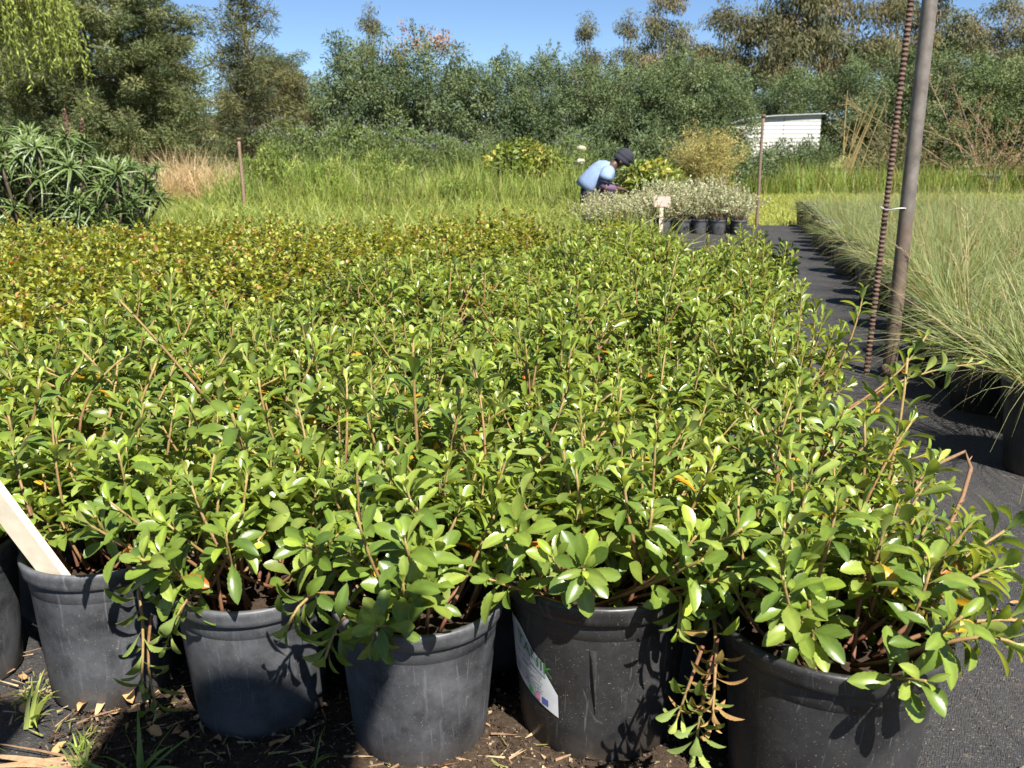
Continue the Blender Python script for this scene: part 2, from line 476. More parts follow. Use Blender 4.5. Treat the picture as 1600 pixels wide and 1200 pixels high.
def ribbons(g, P0, D, L, W, droop, C, seg=4, rngl=rng):
    """grass-like blades: start P0, direction D, length L, width W, gravity droop"""
    n = len(P0)
    t = np.linspace(0, 1, seg + 1)
    side = nrm(np.cross(D, rngl.normal(size=(n, 3))))
    V = np.zeros((n, (seg + 1) * 2, 3)); sh = np.zeros((n, (seg + 1) * 2, 3))
    for i, tt in enumerate(t):
        c = P0 + D * (L * tt)[:, None]
        c = c + np.stack([np.zeros(n), np.zeros(n), -droop * L * tt ** 2.2], -1)
        horiz = D.copy(); horiz[:, 2] = 0
        c = c + horiz * (droop * L * 0.35 * tt ** 2)[:, None]
        w = W * (1 - tt ** 1.6) * 0.5 + 0.0002
        V[:, 2 * i] = c - side * w[:, None]; V[:, 2 * i + 1] = c + side * w[:, None]
        sh[:, 2 * i] = sh[:, 2 * i + 1] = C
    f = []
    for i in range(seg):
        a = 2 * i
        f += [(a, a + 1, a + 3), (a, a + 3, a + 2)]
    F = np.array(f)[None] + (np.arange(n) * (seg + 1) * 2)[:, None, None]
    g.add(V.reshape(-1, 3), F.reshape(-1, 3), sh.reshape(-1, 3))

# ------------------------------------------------------------------ pots
def pot_profiles(r, h):
    body = [(r * 0.755, 0.0), (r * 0.775, 0.004), (r * 0.823, h * 0.30), (r * 0.870, h * 0.60), (r * 0.898, h * 0.785), (r * 0.899, h * 0.790),
            (r * 0.906, h * 0.794), (r * 0.918, h * 0.86), (r * 0.922, h * 0.885)]
    rim = [(r * 0.920, h * 0.880), (r * 0.945, h * 0.884), (r * 0.970, h * 0.896), (r * 0.982, h * 0.925), (r * 0.992, h * 0.955), (r * 1.0, h * 0.972), (r * 0.998, h * 0.988), (r * 0.985, h * 0.999),
           (r * 0.955, h * 1.0), (r * 0.925, h * 0.994), (r * 0.908, h * 0.975), (r * 0.895, h * 0.93), (r * 0.885, h * 0.86), (r * 0.865, h * 0.72)]
    return body, rim

def soil_disc(r, z, seed, seg=28):
    g = Geo(); rs = np.random.default_rng(seed)
    V = [(0, 0, z)]; F = []
    rings = 6
    for k in range(1, rings + 1):
        for j in range(seg):
            a = 2 * math.pi * j / seg
            V.append((r * k / rings * math.cos(a), r * k / rings * math.sin(a), z + rs.normal(0, 0.0045) - 0.006 * (k / rings)))
    for j in range(seg):
        F.append((0, 1 + j, 1 + (j + 1) % seg))
    for k in range(rings - 1):
        for j in range(seg):
            a = 1 + k * seg + j; b = 1 + k * seg + (j + 1) % seg
            F += [(a, a + seg, b + seg), (a, b + seg, b)]
    g.add(V, F, (0.04, 0.028, 0.02))
    return g

pot_cache = {}
def add_pot(root, r, h, material=None, seg=40, tilt=None):
    key = (round(r, 3), round(h, 3), material.name if material else '', seg)
    if key not in pot_cache:
        b, m = pot_profiles(r, h)
        g1 = Geo(); g1.lathe(b, (0.02, 0.02, 0.02), seg, True)
        g2 = Geo(); g2.lathe(m, (0.03, 0.03, 0.03), seg)
        pot_cache[key] = (g1.mesh('pot', material or M_POT), g2.mesh('rim', M_RIM if material is None else material),
                          soil_disc(r * 0.835, h * 0.80, 5).mesh('soil', M_SOIL))
    a, b, c = pot_cache[key]
    p = link('pot', a, root)
    link('rim', b, p)
    link('soil', c, root)
    return p

# ------------------------------------------------------------------ toothed-leaf shrub: shoots with rosettes
LEAF_COLS = np.array([(0.142, 0.212, 0.036), (0.178, 0.248, 0.044), (0.104, 0.168, 0.033), (0.215, 0.275, 0.066)])
YOUNG = np.array((0.27, 0.345, 0.052))

def bez(p0, p1, p2, n):
    t = np.linspace(0, 1, n)[:, None]
    return (1 - t) ** 2 * np.asarray(p0, float) + 2 * (1 - t) * t * np.asarray(p1, float) + t ** 2 * np.asarray(p2, float)

def poly_at(pts, t):
    n = len(pts) - 1
    x = min(max(t * n, 0), n - 1e-6); i = int(x); u = x - i
    return pts[i] * (1 - u) + pts[i + 1] * u, nrm(pts[min(i + 1, n)] - pts[i])

def shoot_leaves(pts, n, Lmax, rs, spread=0.55, sparse=1.0):
    """leaves of one shoot: pos, direction, normal, length, width, colour"""
    out = []
    a0 = rs.uniform(0, 6.28)
    for k in range(n):
        q = (k + 0.3) / n
        t = 1.0 - spread * q ** 1.15
        p, ax = poly_at(pts, t)
        ref = np.array([0.3, 0.5, 0.81]) if abs(ax[2]) < 0.9 else np.array([1.0, 0.1, 0.0])
        e1 = nrm(np.cross(ax, ref)); e2 = np.cross(ax, e1)
        ph = a0 + k * 2.39996 + rs.normal(0, 0.15)
        rad = e1 * math.cos(ph) + e2 * math.sin(ph)
        a = R(12 + 74 * q ** 0.7 + rs.normal(0, 8))
        d = ax * math.cos(a) + rad * math.sin(a)
        nn = ax * math.sin(a) - rad * math.cos(a) + rs.normal(0, 0.12, 3)
        d = nrm(d + np.array([0, 0, 0.10]))
        L = Lmax * (0.38 + 0.62 * min(1, (k + 0.6) / (0.34 * n))) * rs.uniform(0.85, 1.12)
        W = L * rs.uniform(0.33, 0.41)
        c = LEAF_COLS[rs.integers(len(LEAF_COLS))] * rs.uniform(0.62, 1.22)
        y = max(0.0, 1 - q * 3.2)
        c = c * (1 - y) + YOUNG * y
        u = rs.random()
        if q > 0.55 and u < 0.012: c = np.array((0.48, 0.30, 0.03))
        elif q > 0.6 and u < 0.019: c = np.array((0.50, 0.16, 0.03))
        out.append((p + rad * 0.002, d, nn, L, W, c))
    return out

def stem_cols(n, green=True):
    t = np.linspace(0, 1, n)[:, None]
    return (1 - t) * np.array((0.14, 0.056, 0.036)) + t * np.array((0.26, 0.19, 0.070) if green else (0.20, 0.09, 0.05))

TOOTHED = [tpl_toothed(c, f, 6, tw) for c, f, tw in ((0.12, 0.22, 0.0), (0.26, 0.16, 0.10), (0.45, 0.24, -0.08), (-0.10, 0.18, 0.06), (0.60, 0.28, -0.10))]
MIDLEAF = [tpl_leaf(c, f) for c, f in ((0.08, 0.3), (0.3, 0.25), (0.45, 0.35), (-0.1, 0.25))]

# single leaves of the front row share a pool of meshes
PALETTE = [(0.138, 0.210, 0.034), (0.170, 0.245, 0.042), (0.102, 0.168, 0.032), (0.205, 0.272, 0.054), (0.28, 0.38, 0.052), (0.48, 0.30, 0.03), (0.50, 0.16, 0.03), (0.27, 0.185, 0.055)]
leaf_pool = {}
def leaf_mesh(ti, ci):
    if (ti, ci) not in leaf_pool:
        g = Geo(); tv, tf, ts = TOOTHED[ti]
        cc = np.array(PALETTE[ci])[None] * ts[:, None]
        edge = np.abs(tv[:, 0]) > 0.02
        cc[edge] = cc[edge] * 1.0 + np.array([0.012, 0.008, 0.004])
        g.add(tv, tf, cc)
        leaf_pool[(ti, ci)] = g.mesh('leaf', M_LEAF_ONE)
    return leaf_pool[(ti, ci)]

def nearest_palette(c):
    return int(np.argmin([np.sum((np.array(p) - c) ** 2) for p in PALETTE]))

def place_shoot_singly(root, pts, n, Lmax, rs, r0=0.0035, spread=0.55, dry=0.0, name='shoot'):
    g = Geo()
    k = len(pts)
    g.tube(pts, np.linspace(r0, r0 * 0.55, k), stem_cols(k), 6)
    sh = g.build(name, M_STEM, root)
    for p, d, nn, L, W, c in shoot_leaves(pts, n, Lmax, rs, spread):
        ci = nearest_palette(c)
        if rs.random() < dry: ci = 7
        if ci == 7: W *= 0.65; L *= rs.uniform(0.7, 1.0)
        o = link('leaf', leaf_mesh(rs.integers(len(TOOTHED)) if ci != 7 else (2, 4)[rs.integers(2)], ci), sh)
        B = basis(d[None], nn[None])[0]
        B = B @ np.diag([W, L, L])
        M = Matrix.Identity(4)
        for a in range(3):
            for b in range(3): M[a][b] = B[a][b]
            M[a][3] = p[a]
        o.matrix_basis = M
    return sh

def random_shoot(rs, base_z, spread_r, tilt, length, az=None):
    az = rs.uniform(0, 2 * math.pi) if az is None else az
    r0 = spread_r * math.sqrt(rs.random())
    a0 = rs.uniform(0, 2 * math.pi) if rs.random() < 0.3 else az
    p0 = np.array([r0 * math.cos(a0), r0 * math.sin(a0), base_z])
    out = np.array([math.cos(az), math.sin(az), 0])
    up = np.array([0, 0, 1.0])
    d0 = nrm(out * math.sin(tilt) + up * math.cos(tilt))
    t2 = tilt * rs.uniform(0.35, 0.9)
    d1 = nrm(out * math.sin(t2) + up * math.cos(t2) + rs.normal(0, 0.1, 3))
    p1 = p0 + d0 * length * 0.5 + rs.normal(0, 0.07, 3) * length
    p2 = p1 + d1 * length * 0.5
    return bez(p0, p1, p2, 9)

def plant_shoots(rs, n, base_z, hmin, hmax, lean=68):
    S = []
    for i in range(n):
        tilt = R(lean) * rs.random() ** 0.7
        L = rs.uniform(hmin, hmax) * (1.0 - 0.15 * math.sin(tilt))
        S.append(random_shoot(rs, base_z + rs.uniform(0, 0.02), 0.09, tilt, L))
    # side shoots rising from the middle of the main ones
    for i in range(int(n * 0.55)):
        m = S[rs.integers(n)]
        p, ax = poly_at(m, rs.uniform(0.3, 0.6))
        az = rs.uniform(0, 6.28); t = R(rs.uniform(10, 60))
        d = np.array([math.cos(az) * math.sin(t), math.sin(az) * math.sin(t), math.cos(t)])
        L = rs.uniform(0.08, 0.17)
        S.append(bez(p, p + d * L * 0.5, p + nrm(d + np.array([0, 0, 0.5])) * L, 7))
    return S

def foliage_geo(rs, shoots, nleaf, Lmax, tpls=None):
    gs = Geo(); g = Geo(); tpls = tpls or MIDLEAF
    acc = [[] for _ in tpls]
    for pts in shoots:
        k = len(pts)
        gs.tube(pts, np.linspace(0.0034, 0.0020, k), stem_cols(k), 5, False)
        for L in shoot_leaves(pts, nleaf, Lmax * rs.uniform(0.85, 1.1), rs, rs.uniform(0.36, 0.65)):
            acc[rs.integers(len(tpls))].append(L)
    for tpl, ls in zip(tpls, acc):
        if not ls: continue
        P = np.array([l[0] for l in ls]); D = np.array([l[1] for l in ls]); Nn = np.array([l[2] for l in ls])
        L = np.array([l[3] for l in ls]); W = np.array([l[4] for l in ls]); C = np.array([l[5] for l in ls])
        g.scatter(tpl, basis(D, Nn), P, np.stack([W, L, L], -1), C)
    return g, gs

ORD = ['front', 'second', 'third', 'fourth', 'fifth', 'sixth', 'seventh', 'eighth', 'ninth', 'tenth', 'eleventh', 'twelfth', 'thirteenth', 'fourteenth', 'fifteenth', 'sixteenth']
NTH = ['first', 'second', 'third', 'fourth', 'fifth', 'sixth', 'seventh', 'eighth', 'ninth', 'tenth', 'eleventh', 'twelfth', 'thirteenth', 'fourteenth']
BLOCK_GROUP = 'toothed-leaf shrubs in the central pot block'

# front row, left to right: x, y, rim radius, height, label, shoots, lean
front = [
    (-1.075, 1.61, 0.142, 0.275, 'potted shrub at the far left edge of the front row', 9, 60),
    (-0.757, 1.575, 0.142, 0.275, 'potted shrub in dusty grey-black pot with the white wooden stake', 12, 66),
    (-0.455, 1.495, 0.142, 0.275, 'potted shrub with bare red stems showing at the rim, half-shaded pot', 11, 60),
    (-0.160, 1.425, 0.145, 0.275, 'potted shrub in dusty grey pot between bare-stemmed one and torn-label pot', 11, 66),
    (0.150, 1.455, 0.170, 0.305, 'potted shrub in shiny black pot with torn white printed label', 11, 64),
    (0.478, 1.262, 0.170, 0.305, 'nearest potted shrub at right front corner in large clean black pot', 12, 74),
]
FRONT = []
for i, (x, y, r, h, lab, ns, lean) in enumerate(front):
    rs = np.random.default_rng(100 + i)
    t = thing('potted_shrub', lab, 'potted shrub', (x, y, 0.006), 0, BLOCK_GROUP)
    pt = add_pot(t, r, h, M_POT_NEW if i >= 4 else None, 64)
    if i != 4:
        pt.rotation_euler = (rs.normal(0, 0.018), rs.normal(0, 0.018), rs.uniform(0, 6.28)); pt.scale = (rs.uniform(0.985, 1.015), rs.uniform(0.985, 1.015), rs.uniform(0.98, 1.01))
    base = h * 0.80
    shoots = plant_shoots(rs, ns, base, 0.16, 0.31, lean)
    # keep bare room low at the front of the pot
    for s in shoots:
        tip = s[-1]
        if i == 1 and tip[0] < -0.03 and tip[1] < 0.05: s[:, 1] = 0.06 - 0.4 * s[:, 1]     # keeps clear of the wooden stake
        if i == 0 and tip[0] > 0.02 and tip[1] < 0.10: s[:, 0] *= -1
        tip = s[-1]
        if tip[2] < h * 0.98 and tip[1] < 0: s[:, 2] += (h * 1.03 - tip[2]) * np.linspace(0, 1, len(s))
        place_shoot_singly(t, s, 13 if len(s) == 9 else 11, rs.uniform(0.048, 0.062), rs, 0.0036, rs.uniform(0.36, 0.6))
    for q in range((0, 0, 4, 6, 5, 0)[i]):   # a few lean out over the front of the rim
        s = random_shoot(rs, base + 0.02, 0.07, R(rs.uniform(48, 70)), rs.uniform(0.20, 0.27), R(rs.uniform(-150, -40)))
        s[:, 2] += np.linspace(0, 1, 9) ** 2 * rs.uniform(-0.02, 0.05)
        place_shoot_singly(t, s, 12, rs.uniform(0.050, 0.064), rs, 0.0036, rs.uniform(0.36, 0.5))
    # the smaller and inner leaves of the plant
    sh2 = plant_shoots(rs, 32, base, 0.10, 0.29, lean)
    for s in sh2:
        if s[-1][1] < -0.05: s[:, 1] *= -1
    gl, gs = foliage_geo(rs, sh2, 13, 0.052, TOOTHED)
    gl.build('foliage', M_LEAF, t); gs.build('stems', M_STEM, t)
    FRONT.append(t)

def extra(ti, ctrl, n, Lmax, seed, r0=0.0035, spread=0.7, dry=0.0):
    """a shoot given by world points, added to front plant ti"""
    o = FRONT[ti].location
    c = [np.array(p) - np.array(o) for p in ctrl]
    pts = bez(*c, 9) if len(c) == 3 else np.array(c)
    place_shoot_singly(FRONT[ti], pts, n, Lmax, np.random.default_rng(seed), r0, spread, dry)

extra(1, [(-0.68, 1.50, 0.29), (-0.59, 1.38, 0.31), (-0.615, 1.365, 0.13)], 16, 0.050, 1, 0.0036, 0.75)
extra(1, [(-0.60, 1.40, 0.24), (-0.61, 1.37, 0.17), (-0.585, 1.345, 0.105)], 7, 0.055, 2, 0.003, 0.4)
extra(2, [(-0.50, 1.40, 0.28), (-0.51, 1.32, 0.34), (-0.545, 1.315, 0.235)], 13, 0.048, 3, 0.003, 0.7)
for k, (dx, dy) in enumerate(((-0.05, -0.06), (-0.03, -0.08), (0.0, -0.05), (-0.07, -0.03))):
    bx_, by_ = -0.455 + dx, 1.495 + dy
    extra(2, [(bx_, by_, 0.22), (bx_ - 0.01, by_ - 0.01, 0.33), (bx_ + 0.01 * k, by_, 0.44 + 0.02 * k)], 9, 0.05, 10 + k, 0.0036, 0.4)
# overhanging rosettes in front of the third pot and its left neighbour
extra(3, [(-0.22, 1.34, 0.27), (-0.25, 1.24, 0.36), (-0.27, 1.20, 0.28)], 15, 0.052, 4, 0.0036, 0.6)
extra(3, [(-0.24, 1.36, 0.28), (-0.31, 1.28, 0.38), (-0.335, 1.24, 0.30)], 15, 0.050, 5, 0.0036, 0.6)
extra(3, [(-0.18, 1.34, 0.27), (-0.19, 1.26, 0.36), (-0.205, 1.22, 0.295)], 14, 0.055, 6, 0.0036, 0.5)
extra(3, [(-0.25, 1.38, 0.27), (-0.30, 1.33, 0.40), (-0.31, 1.28, 0.42)], 15, 0.054, 7, 0.0036, 0.6)
# large rosettes of the fourth pot
extra(4, [(0.12, 1.40, 0.26), (0.10, 1.32, 0.38), (0.105, 1.24, 0.40)], 15, 0.062, 8, 0.004, 0.4)
extra(4, [(0.06, 1.42, 0.26), (0.02, 1.34, 0.40), (0.005, 1.30, 0.44)], 15, 0.058, 9, 0.004, 0.45)
extra(4, [(0.24, 1.40, 0.26), (0.27, 1.29, 0.38), (0.245, 1.24, 0.30)], 13, 0.050, 20, 0.0036, 0.6)
extra(4, [(0.30, 1.38, 0.28), (0.315, 1.24, 0.34), (0.285, 1.185, 0.265)], 12, 0.046, 21, 0.0042, 0.9, 0.55)
extra(4, [(0.29, 1.20, 0.285), (0.268, 1.165, 0.22), (0.262, 1.155, 0.155)], 20, 0.046, 22, 0.0034, 0.7, 0.15)
extra(4, [(0.30, 1.22, 0.30), (0.285, 1.16, 0.28), (0.282, 1.145, 0.215)], 16, 0.042, 28, 0.003, 0.8, 1.0)
extra(4, [(0.275, 1.20, 0.30), (0.25, 1.17, 0.25), (0.235, 1.165, 0.20)], 10, 0.040, 23, 0.003, 0.6)
# long arms of the corner plant
extra(5, [(0.52, 1.26, 0.27), (0.64, 1.28, 0.38), (0.80, 1.32, 0.46)], 26, 0.058, 24, 0.004, 0.75)
extra(5, [(0.53, 1.22, 0.27), (0.64, 1.20, 0.36), (0.765, 1.22, 0.325)], 22, 0.056, 25, 0.004, 0.75)
extra(5, [(0.54, 1.30, 0.27), (0.68, 1.36, 0.34), (0.78, 1.38, 0.37)], 22, 0.055, 26, 0.004, 0.75)
extra(5, [(0.50, 1.30, 0.27), (0.60, 1.38, 0.42), (0.70, 1.44, 0.50)], 20, 0.056, 27, 0.004, 0.7)
extra(5, [(0.55, 1.24, 0.27), (0.66, 1.24, 0.40), (0.72, 1.25, 0.40)], 20, 0.056, 29, 0.004, 0.75)
extra(5, [(0.55, 1.20, 0.27), (0.64, 1.16, 0.36), (0.70, 1.15, 0.33)], 18, 0.056, 30, 0.004, 0.75)

# leaves that would stand between the viewer and the wooden stake are pruned
bpy.context.view_layer.update()
for t in FRONT[:2]:
    for sh in [c for c in t.children if c.name.startswith('shoot')]:
        for lf in list(sh.children):
            p = lf.matrix_world.translation
            if -1.0 < p.x < -0.735 and p.y < 1.50 and 0.22 < p.z < 0.60: bpy.data.objects.remove(lf)
        if not sh.children: bpy.data.objects.remove(sh)

# printed label on the fourth pot -------------------------------------------------
def on_pot(r, h, ang, z, off):
    b, _ = pot_profiles(r, h)
    rr = np.interp(z, [p[1] for p in b], [p[0] for p in b]) + off
    return (rr * math.cos(ang), rr * math.sin(ang), z)

def torn_label(root, r, h):
    A0 = R(191); W = 0.105; top = 0.238; bot = 0.085          # centre angle, strip width
    rm = r * 0.84
    def P(u, v, off):   # u metres to the right along the wall, v height
        return on_pot(r, h, A0 + u / rm, v, off)
    # outline: straight left edge, torn sloping right edge, bottom cut slanting down to the right
    n = 26
    g = Geo()
    Ls, Rs = [], []
    for k in range(n + 1):
        q = k / n
        v_top_left = top; 
        Ls.append((0.0, 0.222 - 0.105 * q))
    V, F = [], []
    cols_ = 14
    for i in range(n + 1):
        q = i / n
        for j in range(cols_ + 1):
            s = j / cols_
            u = s * 0.118
            tear = 0.228 - 0.10 * max(0.0, s - 0.25) ** 1.35 * 1.5 + 0.0016 * noise.noise((s * 30, 2, 0))
            low = 0.128 - 0.045 * s
            v = tear + (low - tear) * q
            V.append(P(u, v, 0.0011))
    for i in range(n):
        for j in range(cols_):
            a = i * (cols_ + 1) + j
            F += [(a, a + cols_ + 1, a + cols_ + 2), (a, a + cols_ + 2, a + 1)]
    g.add(V, F, (0.52, 0.54, 0.56))
    lab = g.build('label_sheet', M_PLAIN, root)
    # grey band behind the name
    def patch(name, u0, u1, v0a, v1a, v0b, v1b, c, off):
        g = Geo(); V, F = [], []
        for i in range(13):
            s = i / 12; u = u0 + (u1 - u0) * s
            V += [P(u, v0a + (v0b - v0a) * s, off), P(u, v1a + (v1b - v1a) * s, off)]
        for i in range(12):
            a = 2 * i; F += [(a, a + 2, a + 3), (a, a + 3, a + 1)]
        g.add(V, F, c); return g.build(name, M_PLAIN, lab)
    patch('printed_band', 0.026, 0.096, 0.188, 0.222, 0.150, 0.176, (0.30, 0.33, 0.36), 0.0016)
    patch('printed_band', 0.002, 0.024, 0.135, 0.150, 0.128, 0.141, (0.28, 0.33, 0.42), 0.0016)
    patch('printed_square', 0.054, 0.066, 0.109, 0.121, 0.106, 0.118, (0.10, 0.38, 0.12), 0.0016)
    patch('printed_square', 0.070, 0.082, 0.1045, 0.1165, 0.1015, 0.1135, (0.60, 0.22, 0.36), 0.0016)
    patch('printed_square', 0.086, 0.099, 0.100, 0.112, 0.097, 0.109, (0.08, 0.09, 0.32), 0.0016)
    def text(body, u, v, size, slope, c):
        cu = bpy.data.curves.new('lettering', 'FONT'); cu.body = body; cu.size = size; cu.resolution_u = 2
        to = bpy.data.objects.new('lettering', cu); col.objects.link(to)
        me = bpy.data.meshes.new_from_object(to)
        bpy.data.objects.remove(to); bpy.data.curves.remove(cu)
        for vt in me.vertices:
            x, y = vt.co.x, vt.co.y
            vt.co = P(u + x, v + y + slope * x, 0.0022)
        ca = me.color_attributes.new('Col', 'FLOAT_COLOR', 'POINT')
        for d in ca.data: d.color = (*c, 1)
        me.materials.clear(); me.materials.append(M_PLAIN)
        link('lettering', me, lab)
    dk = (0.10, 0.11, 0.12)
    text('TANIK', 0.030, 0.194, 0.027, -0.50, (0.045, 0.15, 0.035))
    for k, (s, u) in enumerate((('ZATIVE from', 0.022), ('short, dense, fine leaves,', 0.018), ('compact flowering', 0.034), ('Plant in 5&3 requirement', 0.016), ('ideal for mass planting', 0.020), ('or as a specimen plant', 0.024), ('in well-drained soil.', 0.030))):
        text(s, u, 0.1735 - 0.0075 * k, 0.0072 if k else 0.009, -0.24, dk)
    # torn wedge in the wall
    g = Geo(); V, F = [], []
    for i in range(9):
        q = i / 8; z = 0.225 - 0.12 * q; w = 0.006 * (1 - q) ** 0.8 + 0.0006
        a = R(262) + 0.03 * q
        V += [on_pot(r, h, a - w / rm, z, 0.001), on_pot(r, h, a, z, 0.001 + 0.016 * (1 - q) * q ** 0.3 + 0.001), on_pot(r, h, a + w * 0.7 / rm, z, 0.0008)]
    for i in range(8):
        a = 3 * i; F += [(a, a + 3, a + 4), (a, a + 4, a + 1), (a + 1, a + 4, a + 5), (a + 1, a + 5, a + 2)]
    g.add(V, F, (0.02, 0.02, 0.02)); g.build('torn_flap', M_POT_NEW, root)
torn_label(FRONT[4], 0.170, 0.305)

# the rows behind the front row ---------------------------------------------------
VAR = []
for k in range(9):
    rs = np.random.default_rng(300 + k)
    sh = plant_shoots(rs, 34, 0.21, 0.12, 0.33, 76)
    gl, gs = foliage_geo(rs, sh, 13, 0.051)
    VAR.append((gl.mesh('foliage', M_LEAF), gs.mesh('stems', M_STEM)))
SHOOTS = []
for k in range(22):   # single shoots shared by the second and third rows
    rs = np.random.default_rng(500 + k)
    L = rs.uniform(0.15, 0.29); b = rs.uniform(-0.05, 0.09)
    pts = bez((0, 0, 0), (rs.normal(0, 0.035), rs.normal(0, 0.035), L * 0.5), (b, rs.normal(0, 0.03), L), 9)
    gl, gs = Geo(), None
    for p, d, nn, Ll, W, c in shoot_leaves(pts, 13, rs.uniform(0.046, 0.060), rs, rs.uniform(0.38, 0.62)):
        gl.scatter(TOOTHED[rs.integers(5)], basis(d[None], nn[None]), p[None], np.array([[W, Ll, Ll]]), c[None])
    gst = Geo(); gst.tube(pts, np.linspace(0.0034, 0.0022, 9), stem_cols(9), 6)
    SHOOTS.append((gst.mesh('shoot', M_STEM), gl.mesh('leaves', M_LEAF)))

ux, uy = -0.3075, 0.0675       # along the row to the left
vx, vy = 0.225, 0.974          # away from the camera along the columns
def border(x, y): return x - (-1.62 + (y - 2.9) * 0.60)
BLOCK = []
for j in range(1, 15):
    kk = 0
    for i in range(-0, 14):
        x = 0.50 + i * ux + j * 0.315 * vx + rng.normal(0, 0.018)
        y = 1.27 + i * uy + j * 0.315 * vy + rng.normal(0, 0.018)
        if j >= 3: x -= min(0.10, 0.035 * (j - 2))
        if abs(x) > 0.56 * y + 0.28 or border(x, y) < 0.05: continue
        n_ = NTH[min(kk, 13)]; kk += 1
        if j <= 8:
            lab = f'toothed-leaf shrub in black pot, {ORD[j]} row back, {n_} from the right-hand path'
        else:
            lab = 'toothed-leaf shrub in black pot in the rear rows of the central block'
        t = thing('potted_shrub', lab, 'potted shrub', (x, y, 0.006), rng.uniform(0, 6.28), BLOCK_GROUP)
        add_pot(t, 0.145, 0.275, None, 40)
        rs = np.random.default_rng(int(7000 + j * 50 + i))
        vig = rs.uniform(0.78, 1.10)
        if j <= 2:
            for q in range(48):
                a, b = SHOOTS[rs.integers(len(SHOOTS))]
                tilt = R(78) * rs.random() ** 0.75; az = rs.uniform(0, 6.28)
                s = link('shoot', a, t)
                rr = 0.10 * math.sqrt(rs.random())
                s.location = (rr * math.cos(az), rr * math.sin(az), 0.222 + (rs.uniform(-0.01, 0.09) if q > 19 else 0))
                s.rotation_euler = (0, tilt, az)
                s.scale = (vig,) * 3 if q > 4 else (vig * 1.2,) * 3
                lf = link('leaves', b, s)
        else:
            fo, st = VAR[rs.integers(len(VAR))]
            s = rs.uniform(0.72, 1.12); sw = rs.uniform(0.95, 1.22)
            if rs.random() < 0.13: s *= 0.78; sw *= 0.85
            if i == 0: sw *= 0.88
            for nm, me in (('foliage', fo), ('stems', st)):
                o = link(nm, me, t); o.scale = (sw, sw, s)
        BLOCK.append((j, i, t))
def block_plant(j, i): return next(t for a, b, t in BLOCK if a == j and b == i)
def extra_on(t, ctrl, n, Lmax, seed, r0=0.004, spread=0.7):
    inv = (Matrix.Translation(t.location) @ Matrix.Rotation(t.rotation_euler.z, 4, 'Z')).inverted()
    c = [np.array(inv @ Vector(p)) for p in ctrl]
    return place_shoot_singly(t, bez(*c, 9), n, Lmax, np.random.default_rng(seed), r0, spread)
extra_on(block_plant(1, 2), [(-0.17, 1.70, 0.24), (-0.19, 1.72, 0.45), (-0.185, 1.70, 0.655)], 34, 0.064, 40, 0.0045, 0.85)
extra_on(block_plant(1, 2), [(-0.15, 1.68, 0.24), (-0.12, 1.66, 0.42), (-0.09, 1.64, 0.57)], 24, 0.058, 48, 0.0042, 0.7)
extra_on(block_plant(1, 2), [(-0.19, 1.68, 0.24), (-0.25, 1.66, 0.40), (-0.27, 1.64, 0.53)], 22, 0.056, 49, 0.0042, 0.7)
extra_on(block_plant(1, 0), [(0.66, 1.62, 0.24), (0.74, 1.68, 0.36), (0.765, 1.75, 0.60)], 13, 0.060, 41, 0.0042, 0.65)
extra_on(block_plant(1, 0), [(0.62, 1.60, 0.24), (0.66, 1.60, 0.36), (0.64, 1.62, 0.52)], 14, 0.062, 42, 0.0042, 0.55)
extra_on(block_plant(3, 0), [(0.78, 2.30, 0.24), (0.98, 2.45, 0.40), (1.36, 2.62, 0.385)], 24, 0.050, 43, 0.004, 0.7)
extra_on(block_plant(3, 0), [(0.86, 2.38, 0.30), (1.05, 2.45, 0.36), (1.12, 2.46, 0.50)], 13, 0.052, 44, 0.004, 0.6)
extra_on(block_plant(4, 0), [(0.85, 2.55, 0.24), (0.98, 2.60, 0.42), (1.00, 2.62, 0.60)], 16, 0.052, 45, 0.004, 0.6)
extra_on(block_plant(2, 4), [(-0.60, 2.08, 0.26), (-0.72, 2.02, 0.50), (-0.85, 1.98, 0.68)], 16, 0.058, 46, 0.0045, 0.5)
extra_on(block_plant(1, 4), [(-0.84, 1.82, 0.26), (-0.80, 1.84, 0.42), (-0.735, 1.88, 0.57)], 9, 0.05, 47, 0.0045, 0.35)
# bare arching twig of the corner plant in the second row
tw = block_plant(1, 0)
inv = (Matrix.Translation(tw.location) @ Matrix.Rotation(tw.rotation_euler.z, 4, 'Z')).inverted()
pts = [(0.70, 1.66, 0.28), (0.76, 1.70, 0.33), (0.84, 1.74, 0.385), (0.905, 1.76, 0.405), (0.90, 1.72, 0.385), (0.865, 1.67, 0.345), (0.81, 1.60, 0.31), (0.75, 1.56, 0.30)]
pts = np.array([inv @ Vector(p) for p in pts])
g = Geo()
g.tube(pts, np.linspace(0.0045, 0.0038, 8), np.tile((0.17, 0.10, 0.055), (8, 1)), 7)
for k in range(26):
    p, ax = poly_at(pts, rng.random()); d = nrm(ax + rng.normal(0, 0.9, 3))
    g.tube([p, p + d * 0.006, p + d * rng.uniform(0.01, 0.02)], [0.0022, 0.0015, 0.0004], (0.26, 0.14, 0.08), 4)
o = g.build('bare_twig', M_STEM, tw); o['label'] = 'bare brown arching twig'

